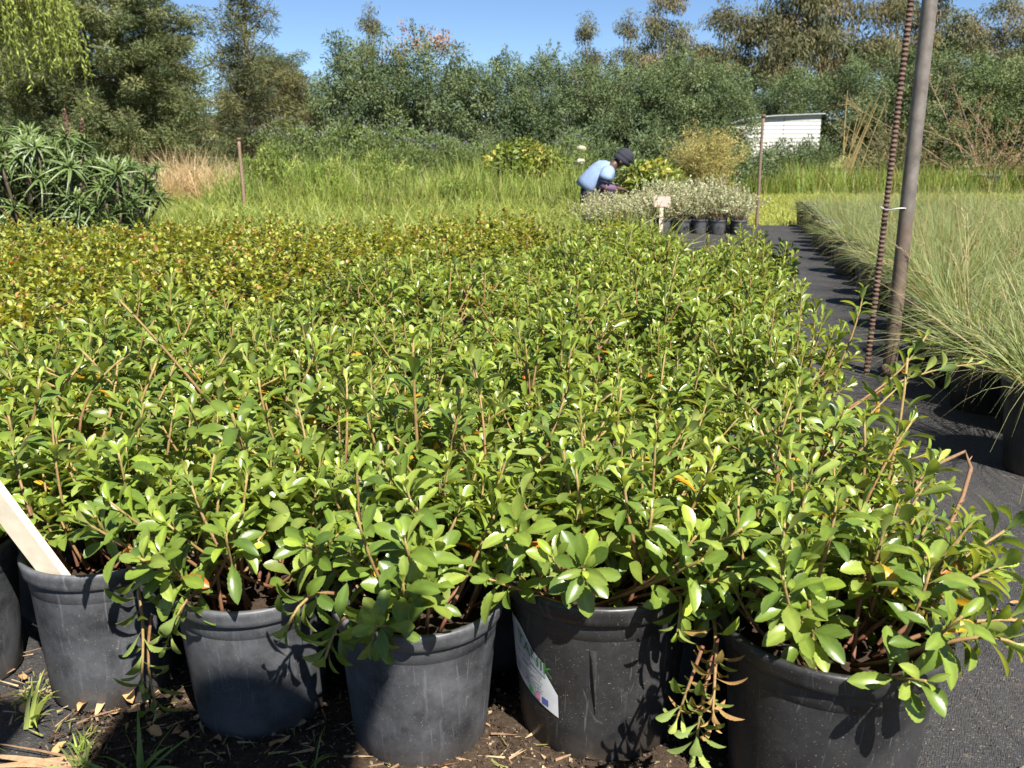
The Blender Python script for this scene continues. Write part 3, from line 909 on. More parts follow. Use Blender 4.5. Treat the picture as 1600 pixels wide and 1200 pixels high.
# ------------------------------------------------------------------ left block: small rounded leaves with red tips
def round_leaf_variant(seed):
    rs = np.random.default_rng(seed)
    gl, gs = Geo(), Geo()
    P, D, Nn, L, W, C = [], [], [], [], [], []
    for s in range(34):
        tilt = R(70) * rs.random() ** 0.7
        pts = random_shoot(rs, 0.16, 0.08, tilt, rs.uniform(0.17, 0.32))
        gs.tube(pts, np.linspace(0.0020, 0.0010, len(pts)), (0.13, 0.095, 0.045), 4, False)
        nl = 24
        for k in range(nl):
            q = k / nl
            p, ax = poly_at(pts, 1 - 0.75 * q)
            az = rs.uniform(0, 6.28); ref = nrm(np.cross(ax, rs.normal(size=3)))
            a = R(35 + 50 * q)
            d = nrm(ax * math.cos(a) + ref * math.sin(a))
            P.append(p); D.append(d); Nn.append(ax * math.sin(a) - ref * math.cos(a) + np.array([0, -0.2, 0.8]))
            l = rs.uniform(0.022, 0.037) * (0.7 + 0.3 * min(1, q * 4)); L.append(l); W.append(l * rs.uniform(0.7, 0.95))
            c = np.array([(0.215, 0.255, 0.040), (0.27, 0.305, 0.048), (0.14, 0.185, 0.035), (0.315, 0.325, 0.06)][rs.integers(4)]) * rs.uniform(0.75, 1.2)
            u = rs.random()
            if q < 0.25 and u < 0.08: c = np.array((0.36, 0.21, 0.07)) * rs.uniform(0.7, 1.2)
            elif u < 0.012: c = np.array((0.42, 0.13, 0.05))
            C.append(c)
    A = lambda x: np.array(x)
    L, W = A(L), A(W)
    gl.scatter(tpl_leaf(0.15, 0.3, (0.36, 0.5, 0.38)), basis(A(D), A(Nn)), A(P), np.stack([W, L, L], -1), A(C))
    return gl.mesh('foliage', M_SMALL), gs.mesh('stems', M_STEM)
RV = [round_leaf_variant(800 + k) for k in range(6)]
for j in range(-2, 22):
    for i in range(0, 22):
        x = 0.50 + i * -0.345 + j * 0.34 * vx + rng.normal(0, 0.03)
        y = 1.95 + i * 0.076 + j * 0.34 * vy + rng.normal(0, 0.03)
        if abs(x) > 0.56 * y + 0.35 or border(x, y) > -0.22 or y > 7.2 + 0.12 * x or y < 2.6: continue
        t = thing('small_leaf_shrub', 'low potted shrub with small yellow-green rounded leaves and reddish tips, left-hand block', 'potted shrub', (x, y, 0.006), rng.uniform(0, 6.28), 'small-leaf shrubs in the left-hand block')
        add_pot(t, 0.125, 0.21, None, 24)
        fo, st = RV[rng.integers(len(RV))]
        s = rng.uniform(0.92, 1.18)
        for nm, me in (('foliage', fo), ('stems', st)):
            o = link(nm, me, t); o.scale = (1.12, 1.12, s)

# ------------------------------------------------------------------ right block: grasses in pots
def grass_variant(seed, n=460):
    rs = np.random.default_rng(seed)
    g = Geo()
    az = rs.uniform(0, 6.28, n); tl = R(56) * rs.random(n) ** 0.85
    D = np.stack([np.cos(az) * np.sin(tl), np.sin(az) * np.sin(tl), np.cos(tl)], -1)
    r = 0.085 * np.sqrt(rs.random(n))
    P = np.stack([r * np.cos(az), r * np.sin(az), np.full(n, 0.24)], -1)
    C = np.array([(0.20, 0.26, 0.090), (0.26, 0.31, 0.12), (0.16, 0.215, 0.075), (0.33, 0.34, 0.17)])[rs.integers(0, 4, n)] * rs.uniform(0.8, 1.2, (n, 1))
    br = rs.random(n) < 0.09
    C[br] = np.array((0.36, 0.24, 0.12))
    ribbons(g, P, D, rs.uniform(0.32, 0.68, n), rs.uniform(0.0019, 0.0040, n), rs.uniform(0.05, 0.85, n), C, 5, rs)
    return g.mesh('blades', M_GRASS)
def culm_variant(seed, n=6):
    rs = np.random.default_rng(seed)
    g = Geo()
    for k in range(n):
        az = rs.uniform(0, 6.28); tl = R(rs.uniform(5, 50)); L = rs.uniform(0.5, 0.85)
        d = np.array([math.cos(az) * math.sin(tl), math.sin(az) * math.sin(tl), math.cos(tl)])
        p0 = np.array([0, 0, 0.24]) + rs.normal(0, 0.03, 3) * np.array([1, 1, 0])
        h = d * np.array([1, 1, 0])
        pts = bez(p0, p0 + d * L * 0.6, p0 + d * L * 0.9 + h * 0.12 - np.array([0, 0, 0.1 * rs.random()]), 8)
        g.tube(pts, np.linspace(0.0017, 0.0009, 8), (0.42, 0.36, 0.18), 4, False)
        m = 16
        for q in range(m):
            p, ax = poly_at(pts, 0.72 + 0.28 * q / m)
            dd = nrm(ax + rs.normal(0, 0.35, 3))
            g.tube([p, p + dd * 0.012, p + dd * 0.022], [0.0010, 0.0018, 0.0004], (0.40, 0.33, 0.18), 4, False)
    return g.mesh('seed_stalks', M_GRASS)
GV = [grass_variant(900 + k) for k in range(6)]
CV = [culm_variant(950 + k) for k in range(4)]
TENS = ['fifteenth', 'sixteenth', 'seventeenth', 'eighteenth', 'nineteenth', 'twentieth', 'twenty-first', 'twenty-second', 'twenty-third', 'twenty-fourth', 'twenty-fifth', 'twenty-sixth']
GRASS_GROUP = 'grasses in pots beyond the path'
k_near = 0
for j in range(-1, 25):
    for i in range(0, 13):
        x = 1.80 + i * 0.40 + j * 0.39 * vx + rng.normal(0, 0.045)
        y = 3.12 - i * 0.088 + j * 0.39 * vy + rng.normal(0, 0.02)
        if abs(x) > 0.565 * y + 0.45 or y > 11.7 + rng.normal(0, 0.15) or y < 2.2: continue
        if i == 0 and j <= 4:
            lab = f'arching green grass in black pot, {NTH[j + 1]} from the front along the path edge'
        elif i == 0:
            lab = f'arching green grass in black pot along the path edge, {(NTH + TENS)[j + 1]} from the front'
        else:
            lab = 'green-gold grass in pot inside the right-hand grass block, away from the path'
        t = thing('potted_grass', lab, 'potted grass', (x, y, 0.006), rng.uniform(0, 6.28), GRASS_GROUP)
        add_pot(t, 0.155, 0.29, M_POT_NEW, 32)
        s = rng.uniform(0.9, 1.12) * np.interp(y, [3, 5, 10], [0.84, 0.80, 0.66])
        o = link('blades', GV[rng.integers(6)], t); w_ = (1.15 if j <= 1 else rng.uniform(0.72, 1.25)) * s if i == 0 else max(s, 0.85) * 1.1
        o.scale = (w_, w_, s * rng.uniform(0.85, 1.15))
        if (j < 4 and rng.random() < 0.7) or rng.random() < 0.12:
            o = link('seed_stalks', CV[rng.integers(4)], t); o.scale = (s, s, s)

# ------------------------------------------------------------------ silver shrubs in small pots and their sign
def silver_variant(seed):
    rs = np.random.default_rng(seed)
    gl, gs = Geo(), Geo()
    P, D, L, C = [], [], [], []
    for s in range(30):
        pts = random_shoot(rs, 0.13, 0.05, R(58) * rs.random() ** 0.7, rs.uniform(0.20, 0.37))
        gs.tube(pts, np.linspace(0.0022, 0.0012, len(pts)), (0.17, 0.12, 0.08), 4, False)
        for k in range(22):
            p, ax = poly_at(pts, 1 - 0.85 * k / 22)
            P.append(p); D.append(nrm(ax * 0.8 + rs.normal(0, 0.6, 3))); L.append(rs.uniform(0.018, 0.034))
            c = np.array((0.36, 0.40, 0.245)) * rs.uniform(0.7, 1.2)
            if rs.random() < 0.15: c = np.array((0.32, 0.24, 0.16))
            C.append(c)
    P, D, L, C = map(np.array, (P, D, L, C))
    gl.scatter(tpl_leaf(0.1, 0.2, (0.4, 0.5, 0.35)), basis(D, rs.normal(size=D.shape)), P, np.stack([L * 0.42, L, L], -1), C)
    return gl.mesh('foliage', M_SMALL), gs.mesh('stems', M_STEM)
SV = [silver_variant(1000 + k) for k in range(4)]
for j in range(6):
    for i in range(9):
        x = 0.93 + i * 0.205 + j * 0.05 + rng.normal(0, 0.015); y = 10.9 - i * 0.03 + j * 0.23 + rng.normal(0, 0.015)
        t = thing('silver_shrub', f'silver-grey shrub in small black pot by the white sign, {ORD[j]} row, {NTH[i]} from the left', 'potted shrub', (x, y, 0.006), rng.uniform(0, 6.28), 'silver shrubs before the crouching person')
        add_pot(t, 0.095, 0.16, None, 20)
        fo, st = SV[rng.integers(4)]
        s = rng.uniform(0.85, 1.4) * (0.72 if i < 3 else 1.0)
        for nm, me in (('foliage', fo), ('stems', st)):
            o = link(nm, me, t); o.scale = (1.05, 1.05, s)

t = thing('plant_sign', 'small white sign board on a wooden peg among the silver shrubs', 'sign', (1.70, 10.72, 0.0), R(4))
g = Geo()
g.box((-0.02, -0.006, 0.04), (0.02, 0.006, 0.36), (0.60, 0.52, 0.42))
g.add([(-0.02, -0.006, 0.04), (0.02, -0.006, 0.04), (0, -0.002, -0.02), (-0.02, 0.006, 0.04), (0.02, 0.006, 0.04)], [(0, 2, 1), (3, 4, 2), (0, 3, 2), (1, 2, 4)], (0.60, 0.52, 0.42))
g.build('peg', M_WOOD, t, False)
g = Geo(); g.box((-0.095, -0.016, 0.31), (0.095, -0.007, 0.425), (0.42, 0.335, 0.30)); g.build('board', M_PLAIN, t, False)

# ------------------------------------------------------------------ aloes
def aloe_rosette(seed, n=22):
    rs = np.random.default_rng(seed)
    g = Geo()
    for k in range(n):
        q = k / n
        az = k * 2.4 + rs.normal(0, 0.15); el = R(82 - 85 * q + rs.normal(0, 7))
        L = 0.15 + 0.13 * min(1, q * 2.2) * rs.uniform(0.8, 1.15); W = rs.uniform(0.020, 0.028)
        d = np.array([math.cos(az) * math.cos(el), math.sin(az) * math.cos(el), math.sin(el)])
        h = np.array([math.cos(az), math.sin(az), 0]); side = np.array([-math.sin(az), math.cos(az), 0])
        dr = rs.uniform(0.5, 1.2) * (0.35 + q)
        m = 6; V, F = [], []
        for i in range(m + 1):
            tt = i / m
            c = d * L * tt + h * (0.10 * L * tt * tt) - np.array([0, 0, dr * L * 0.75 * tt ** 2.1])
            w = W * (1 - tt ** 1.8) * 0.5 + 0.0006
            nn = np.cross(side, d); 
            V += [c - side * w + nn * w * 0.5, c - nn * w * 0.35, c + side * w + nn * w * 0.5]
        for i in range(m):
            a = 3 * i
            F += [(a, a + 1, a + 4), (a, a + 4, a + 3), (a + 1, a + 2, a + 5), (a + 1, a + 5, a + 4)]
        c = np.array((0.092, 0.135, 0.042)) * rs.uniform(0.8, 1.25)
        if q < 0.25: c = np.array((0.145, 0.20, 0.06))
        F = [(x, z, y) for x, y, z in F]
        g.add(V, F, c)
    return g.mesh('rosette', M_ALOE)
AV = [aloe_rosette(1100 + k) for k in range(6)]
def spike_mesh(seed):
    rs = np.random.default_rng(seed); g = Geo()
    pts = bez((0, 0, 0), (0.01, 0, 0.15), (rs.normal(0, 0.03), rs.normal(0, 0.03), 0.36), 8)
    g.tube(pts, 0.006, (0.22, 0.13, 0.08), 5)
    for k in range(90):
        p, ax = poly_at(pts, rs.uniform(0.45, 1)); d = nrm(rs.normal(size=3) + np.array([0, 0, -0.3]))
        g.tube([p, p + d * 0.014, p + d * 0.024], [0.004, 0.005, 0.001], np.array((0.14, 0.082, 0.06)) * rs.uniform(0.7, 1.3), 4, False)
    return g.mesh('flower_spike', M_LITTER)
SPK = [spike_mesh(1200 + k) for k in range(3)]
aloe_lab = ['aloe at the right end of the big aloe clump, beside the dry reeds', 'aloe in the middle of the big aloe clump', 'aloe at the left edge of the picture in the big aloe clump']
ai = 0
for j in range(3):
    for i in range(6):
        x = -3.72 - i * 0.42 - j * 0.10 + rng.normal(0, 0.05); y = 8.7 + j * 0.45 + 0.02 * i + rng.normal(0, 0.05)
        H = (1.08 if i > 0 else 0.88) + rng.normal(0, 0.05)
        place = ['right end', 'second from the right', 'third from the right', 'fourth from the right', 'fifth from the right', 'far left'][i]
        rank = ['front rank', 'middle rank', 'rear rank'][j]
        t = thing('tree_aloe', f'strap-leaved aloe in the dense clump beside the dry reeds, {rank}, {place}', 'aloe', (x, y, -0.005), rng.uniform(0, 6.28), 'aloes in the clump at the left')
        add_pot(t, 0.17, 0.26, None, 24)
        for k in range(38 if j == 0 else 16):
            a = rng.uniform(0, 6.28); rr = 0.36 * math.sqrt(rng.random()); zz = H * (rng.uniform(0.22, 1.0) if j == 0 else rng.uniform(0.6, 1.05)) * (1 - 0.25 * rr)
            p = np.array([rr * math.cos(a), rr * math.sin(a), zz])
            g = Geo(); g.tube(bez((0.04 * math.cos(a), 0.04 * math.sin(a), 0.2), (p[0] * 0.8, p[1] * 0.8, zz * 0.55), p, 6), [0.018, 0.017, 0.016, 0.015, 0.014, 0.012], (0.10, 0.075, 0.05), 6)
            st = g.build('stem', M_STEM, t)
            ro = link('rosette', AV[rng.integers(6)], st); ro.location = p
            ro.rotation_euler = (math.sin(a) * -rr * 1.8 + rng.normal(0, 0.25), math.cos(a) * rr * 1.8 + rng.normal(0, 0.25), rng.uniform(0, 6.28))
            s = rng.uniform(0.75, 1.0); ro.scale = (s, s, s)
        if (i, j) in ((1, 1), (1, 0), (3, 2), (4, 1)):
            sp = link('flower_spike', SPK[rng.integers(3)], t); sp.location = (rng.normal(0, 0.08), rng.normal(0, 0.05), H * 0.88)
            sp.rotation_euler = (rng.normal(0, 0.15), rng.normal(0, 0.15), 0)

# ------------------------------------------------------------------ pole, ribbed bar, wire, stakes
t = thing('steel_pole', 'tall grey steel pipe pole with rust, standing at the path edge', 'pole', (1.665, 3.98, 0))
g = Geo()
n = 24
zz = np.linspace(-0.05, 2.6, n)
pp = np.stack([np.interp(zz, [0, 2.6], [0, 0.012]), np.zeros(n), zz], -1)
cc = np.array([(0.16, 0.14, 0.125) if z > 0.75 else (0.145, 0.108, 0.085) for z in zz])
g.tube(pp, 0.030, cc, 28)
g.build('pipe', M_STEEL, t)
for z_, s_ in ((0.02, 0.034),):
    g = Geo(); g.tube([(0, 0, 0.0), (0, 0, 0.06)], s_, (0.12, 0.08, 0.06), 24); g.build('base_sleeve', M_RUST, t)
t = thing('ribbed_bar', 'rusty ribbed steel bar leaning beside the tall pole', 'steel bar', (1.625, 4.02, 0))
g = Geo()
pts, rad, cols_ = [], [], []
for k in range(int(2.5 / 0.019)):
    for dz, rr, cc_ in ((0.0, 0.0138, (0.13, 0.080, 0.060)), (0.0085, 0.0138, (0.13, 0.080, 0.060)), (0.0095, 0.0114, (0.060, 0.040, 0.033)), (0.0180, 0.0114, (0.060, 0.036, 0.030))):
        z = k * 0.019 + dz
        pts.append(np.array([-0.045 + 0.0205 * z, 0, z])); rad.append(rr); cols_.append(cc_)
g.tube(np.array(pts), np.array(rad), np.array(cols_), 10)
g.build('bar', M_RUST, t)
g = Geo()   # wire loop round both
a = np.linspace(0, 2 * np.pi, 40)
cx = (1.665 + 1.595) / 2 + 0.008
loop = np.stack([cx + 0.066 * np.cos(a), 3.995 + 0.040 * np.sin(a), 0.735 + 0.004 * np.sin(3 * a)], -1)
g.tube(loop, 0.0028, (0.42, 0.42, 0.40), 6, False)
g.tube([(cx - 0.066, 3.975, 0.735), (cx - 0.085, 3.96, 0.738), (cx - 0.092, 3.95, 0.745)], 0.0028, (0.42, 0.42, 0.40), 6)
tag(g.build('tie_wire', M_STEEL), 'pale wire tying the ribbed bar to the tall pole', 'wire')

def stake(loc, h, r, lx, label, c):
    t = thing('thin_stake', label, 'stake', loc)
    g = Geo(); z = np.linspace(-0.05, h, 10)
    g.tube(np.stack([lx * z + 0.004 * np.sin(z * 5), np.zeros(10), z], -1), np.linspace(r, r * 0.85, 10), c, 8)
    g.build('shaft', M_RUST, t)
    g = Geo(); g.tube([(lx * h, 0, h - 0.03), (lx * h, 0, h + 0.006)], r * 1.25, tuple(0.7 * v for v in c), 8)
    g.build('tip', M_RUST, t)
stake((2.93, 11.25, 0), 1.33, 0.021, 0.0, 'thin brown stake beside the silver shrubs', (0.16, 0.115, 0.085))
stake((-3.86, 13.6, 0), 1.08, 0.026, -0.01, 'thin brown stake beside the dry reeds at the left', (0.20, 0.14, 0.10))

# wooden stake in the second pot
t = thing('wooden_stake', 'white-painted flat wooden stake stuck in the left front pot', 'stake', (-0.785, 1.485, 0.25))
g = Geo()
d = nrm(np.array([-0.085, -0.05, 0.22])); x = nrm(np.cross(d, np.array([0.15, 1, 0.35]))); yv = np.cross(d, x)
M = np.stack([x, yv, d], -1)
g.box((-0.022, -0.007, 0.0), (0.022, 0.007, 0.46), (0.74, 0.66, 0.52), M)
tip = np.array([(-0.022, -0.007, 0), (0.022, -0.007, 0), (0.022, 0.007, 0), (-0.022, 0.007, 0), (0.012, 0, -0.05)]) @ M.T
g.add(tip, [(1, 0, 4), (2, 1, 4), (3, 2, 4), (0, 3, 4)], (0.70, 0.62, 0.48))
g.build('board', M_WOOD, t, False)

# ------------------------------------------------------------------ person crouching behind the silver shrubs
def skin_obj(name, pts, edges, rads, c, material, parent, sub=2):
    me = bpy.data.meshes.new(name); me.from_pydata(pts, edges, []); me.update()
    o = bpy.data.objects.new(name, me); col.objects.link(o)
    md = o.modifiers.new('Skin', 'SKIN'); md.use_smooth_shade = True
    for v, r_ in zip(me.skin_vertices[0].data, rads):
        v.radius = r_ if isinstance(r_, tuple) else (r_, r_)
    me.skin_vertices[0].data[0].use_root = True
    ss = o.modifiers.new('Sub', 'SUBSURF'); ss.levels = sub; ss.render_levels = sub
    dg = bpy.context.evaluated_depsgraph_get()
    m2 = bpy.data.meshes.new_from_object(o.evaluated_get(dg))
    bpy.data.objects.remove(o)
    for a in list(m2.color_attributes): m2.color_attributes.remove(a)
    ca = m2.color_attributes.new('Col', 'FLOAT_COLOR', 'POINT')
    ca.data.foreach_set('color', np.tile((*c, 1.0), (len(m2.vertices), 1)).astype(np.float32).ravel())
    m2.materials.clear(); m2.materials.append(material)
    for p in m2.polygons: p.use_smooth = True
    m2.name = name
    return link(name, m2, parent)

PX, PY = 1.00, 12.25
person = thing('person', 'person in dark beanie and pale blue shirt crouching, bent over the silver shrubs', 'person', (PX, PY, -0.01))
skin_c = (0.060, 0.034, 0.024)
# local frame: +x the way the person faces, y depth, z up
J = dict(pel=(-0.04, 0, 0.40), waist=(0.05, 0, 0.52), chest=(0.17, 0, 0.66), neck=(0.29, 0.0, 0.755), head=(0.375, -0.01, 0.80), crown=(0.43, -0.01, 0.84))
pts, rads, edges = [], [], []
def V_(p, r_): pts.append(tuple(p)); rads.append(r_); return len(pts) - 1
def E_(a, b): edges.append((a, b))
pe = V_(J['pel'], 0.12); wa = V_(J['waist'], 0.115); ch = V_(J['chest'], 0.125); ne = V_(J['neck'], 0.055); he = V_(J['head'], 0.085); cr = V_(J['crown'], 0.075)
E_(pe, wa); E_(wa, ch); E_(ch, ne); E_(ne, he); E_(he, cr)
fa = V_((0.41, -0.02, 0.735), 0.055); E_(he, fa)
arms = {}
for sy in (-1, 1):
    s = V_((0.22, sy * 0.16, 0.68), 0.060); e = V_((0.13, sy * 0.22, 0.475) if sy < 0 else (0.22, 0.22, 0.46), 0.045); w = V_((0.33, sy * 0.12, 0.455), 0.030); h = V_((0.39, sy * 0.10, 0.445), (0.040, 0.022))
    E_(ch, s); E_(s, e); E_(e, w); E_(w, h)
    arms[sy] = (s, e, w, h)
    for q in range(4):
        f1 = V_((0.435, sy * 0.10 + (q - 1.5) * 0.017, 0.44), 0.0095); f2 = V_((0.465 - 0.004 * abs(q - 1.5), sy * 0.10 + (q - 1.5) * 0.017, 0.415), 0.0085)
        E_(h, f1); E_(f1, f2)
    th = V_((0.41, sy * 0.10 - sy * 0.04, 0.43), 0.010); t2 = V_((0.44, sy * 0.10 - sy * 0.045, 0.415), 0.009); E_(h, th); E_(th, t2)
    hp = V_((-0.03, sy * 0.10, 0.36), 0.085); k1 = V_((0.27, sy * 0.17, 0.40), 0.065); an = V_((0.02, sy * 0.13, 0.09), 0.042); fo = V_((0.17, sy * 0.15, 0.045), 0.036)
    E_(pe, hp); E_(hp, k1); E_(k1, an); E_(an, fo)
skin_obj('body', pts, edges, rads, skin_c, M_SKIN, person)
# clothing over it
g = Geo()
sp_ = np.array([(-0.06, 0, 0.43), (0.0, 0, 0.49), (0.07, 0, 0.565), (0.14, 0, 0.635), (0.20, 0, 0.69), (0.245, 0, 0.725), (0.272, 0, 0.742)])
g.tube(sp_, [0.150, 0.160, 0.166, 0.165, 0.150, 0.105, 0.064], (0.18, 0.25, 0.39), 26)
v = g.v[0]; an_ = np.arctan2(v[:, 1], v[:, 2] - 0.6)
g.v[0] = v * np.array([1, 1.18, 1]) + (0.007 * np.sin(an_ * 9 + v[:, 0] * 22))[:, None] * np.array([0.6, 0.6, 0.6])
for sy in (-1, 1):
    g.tube(bez((0.215, sy * 0.10, 0.675), (0.19, sy * 0.22, 0.66), (0.155, sy * 0.225, 0.545), 8), [0.080, 0.086, 0.088, 0.086, 0.083, 0.081, 0.080, 0.078], (0.19, 0.26, 0.40), 16)
g.build('shirt', M_CLOTH, person)
for sy in (-1, 1):
    ex = 0.13 if sy < 0 else 0.22
    skin_obj('sleeve', [(0.185, sy * 0.205, 0.60), (ex, sy * 0.222, 0.478), (0.32, sy * 0.125, 0.456)], [(0, 1), (1, 2)], [0.066, 0.064, 0.048], (0.12, 0.07, 0.13), M_CLOTH, person)
skin_obj('trousers', [(-0.05, 0, 0.40), (0.03, 0, 0.51), (-0.03, -0.10, 0.37), (0.28, -0.17, 0.41), (0.03, -0.13, 0.12), (-0.03, 0.10, 0.37), (0.28, 0.17, 0.41), (0.03, 0.13, 0.12)],
         [(0, 1), (0, 2), (2, 3), (3, 4), (0, 5), (5, 6), (6, 7)], [0.155, 0.145, 0.11, 0.085, 0.060, 0.11, 0.085, 0.060], (0.018, 0.018, 0.028), M_CLOTH, person)
for sy in (-1, 1):
    skin_obj('shoe', [(-0.01, sy * 0.13, 0.05), (0.08, sy * 0.14, 0.045), (0.20, sy * 0.155, 0.04)], [(0, 1), (1, 2)], [0.046, 0.05, 0.042], (0.03, 0.028, 0.025), M_CLOTH, person)
g = Geo()
prof = [(0.104, -0.06), (0.113, -0.045), (0.116, -0.015), (0.106, -0.002), (0.114, 0.012), (0.115, 0.035), (0.103, 0.050), (0.104, 0.060), (0.094, 0.085), (0.070, 0.110), (0.035, 0.125), (0.0, 0.128)]
g.lathe(prof, (0.030, 0.031, 0.042), 40)
v = g.v[0]; ang = np.arctan2(v[:, 1], v[:, 0]); g.v[0] = v * np.array([1, 1, 1]) * (1 + 0.016 * np.sin(ang * 20))[:, None]
hat = g.build('beanie', M_CLOTH, person)
person.scale = (1.06, 1.06, 1.0)
hat.location = (0.405, -0.01, 0.835); hat.rotation_euler = (0, R(38), 0)
g = Geo()   # eyes, mouth and nose on the down-turned face
for sy in (-1, 1):
    g.lathe([(0.0001, -0.011), (0.009, -0.006), (0.011, 0), (0.009, 0.006), (0.0001, 0.011)], (0.6, 0.58, 0.55), 10)
    g.v[-1] = g.v[-1] + np.array([0.462, sy * 0.03 - 0.012, 0.765])
g.build('eyes', M_SKIN, person)
g = Geo(); g.tube([(0.455, -0.012, 0.755), (0.478, -0.012, 0.735), (0.462, -0.012, 0.725)], [0.008, 0.014, 0.008], skin_c, 8); g.build('nose', M_SKIN, person)
for sy in (-1, 1):
    g = Geo(); g.tube([(0.355, sy * 0.088 - 0.01, 0.81), (0.36, sy * 0.098 - 0.01, 0.785), (0.37, sy * 0.09 - 0.01, 0.765)], [0.012, 0.018, 0.009], skin_c, 8); g.build('ear', M_SKIN, person)

# ------------------------------------------------------------------ background plants
def clump_leaves(g, rs, centers, radii, n_per, L, W, cols, mode='random', tpl=TPL_QUAD, squash=0.8, shade_var=0.3):
    """leaves spread through many small clumps"""
    centers = np.asarray(centers); k = len(centers)
    idx = np.repeat(np.arange(k), n_per)
    n = len(idx)
    off = nrm(rs.normal(size=(n, 3))) * (rs.random(n) ** 0.45)[:, None] * np.asarray(radii)[idx][:, None]
    off[:, 2] *= squash
    P = centers[idx] + off
    if mode == 'droop':
        D = nrm(rs.normal(size=(n, 3)) * 0.5 + np.array([0, 0, -1.0]) + nrm(off) * 0.4)
    elif mode == 'up':
        D = nrm(rs.normal(size=(n, 3)) * 0.6 + np.array([0, 0, 0.9]) + nrm(off) * 0.6)
    elif mode == 'out':
        D = nrm(nrm(off) + rs.normal(size=(n, 3)) * 0.5)
    else:
        D = nrm(rs.normal(size=(n, 3)))
    cols = np.asarray(cols)
    base = cols[rs.integers(0, len(cols), k)] * rs.uniform(1 - shade_var, 1 + shade_var, (k, 1))
    C = base[idx] * rs.uniform(0.75, 1.25, (n, 1))
    Ls = L * rs.uniform(0.7, 1.3, n); Ws = W * rs.uniform(0.7, 1.3, n)
    g.scatter(tpl, basis(D, rs.normal(size=(n, 3)) + np.array([0, 0, 0.4])), P, np.stack([Ws, Ls, Ls], -1), C)

def lobed_points(rs, n, rx, ry, z0, z1, seed, power=0.35, taper=0.0):
    """points in the outer part of an uneven crown"""
    out = []
    while len(out) < n:
        d = nrm(rs.normal(size=3))
        rr = rs.random() ** power
        lump = 1 + 0.30 * noise.noise((d[0] * 1.8 + seed, d[1] * 1.8, d[2] * 1.8)) + 0.18 * noise.noise((d[0] * 5, d[1] * 5 + seed, d[2] * 5))
        zc, hz = (z0 + z1) / 2, (z1 - z0) / 2
        z = zc + d[2] * hz * rr * lump
        if z < z0 * 0.6: continue
        tp = 1 - taper * max(0, (z - zc) / hz)
        out.append((d[0] * rx * rr * lump * tp, d[1] * ry * rr * lump * tp, z))
    return np.array(out)

def limbs(g, rs, pts, base, h0, r0, c, every=4):
    """trunk from the base with limbs reaching into the crown"""
    top = np.array([base[0] + rs.normal(0, 0.1), base[1], h0])
    g.tube(bez((base[0], base[1], -0.1), (base[0] + rs.normal(0, 0.08), base[1], h0 * 0.5), top, 7), np.linspace(r0, r0 * 0.6, 7), c, 8)
    for p in pts[::every]:
        s = np.array([top[0], top[1], h0 * rs.uniform(0.35, 1.0)])
        m = (s + p) / 2 + np.array([0, 0, 0.15 * abs(p[2] - s[2])])
        g.tube(bez(s, m, p, 6), np.linspace(r0 * 0.38, 0.006, 6), c, 5, False)

OLIVE = [(0.098, 0.136, 0.064), (0.122, 0.162, 0.076), (0.080, 0.116, 0.060), (0.142, 0.178, 0.084)]
def olive_variant(seed, dead=False):
    rs = np.random.default_rng(seed)
    g, gt = Geo(), Geo()
    c = lobed_points(rs, 190, 1.45, 1.15, 0.1, 3.0, seed, 0.34)
    clump_leaves(g, rs, c, np.full(190, 0.26), 170, 0.068, 0.027, OLIVE, 'out', shade_var=0.22)
    # upright whips breaking the outline
    w = []
    for k in range(26):
        p = c[rs.integers(190)]
        if p[2] < 1.9: continue
        d = nrm(np.array([rs.normal(0, 0.3), rs.normal(0, 0.3), 1.0])); L = rs.uniform(0.3, 0.75)
        for q in range(9): w.append(p + d * L * q / 9 * np.array([1, 1, 1]))
        gt.tube([p, p + d * L], [0.006, 0.002], (0.09, 0.07, 0.05), 4, False)
    if w: clump_leaves(g, rs, np.array(w), np.full(len(w), 0.06), 9, 0.08, 0.026, OLIVE, 'up')
    limbs(gt, rs, c, (0, 0), 1.0, 0.09, (0.085, 0.068, 0.052), 5)
    if dead:
        cd = lobed_points(rs, 26, 0.8, 0.5, 2.5, 3.3, seed + 3, 0.4)
        clump_leaves(g, rs, cd, np.full(26, 0.14), 28, 0.07, 0.028, [(0.30, 0.16, 0.08), (0.24, 0.15, 0.09)], 'out')
    return g.mesh('crown', M_TREE), gt.mesh('trunk', M_BARK)
OV = [olive_variant(2000), olive_variant(2001), olive_variant(2002), olive_variant(2003, True)]

def place_tree(name, var, x, y, sx, sz, rz, label, group, sy=None):
    t = thing(name, label, 'tree', (x, y, -0.02), rz, group)
    for nm, me in (('crown', var[0]), ('trunk', var[1])):
        o = link(nm, me, t); o.scale = (sx, sy or sx, sz)
    return t

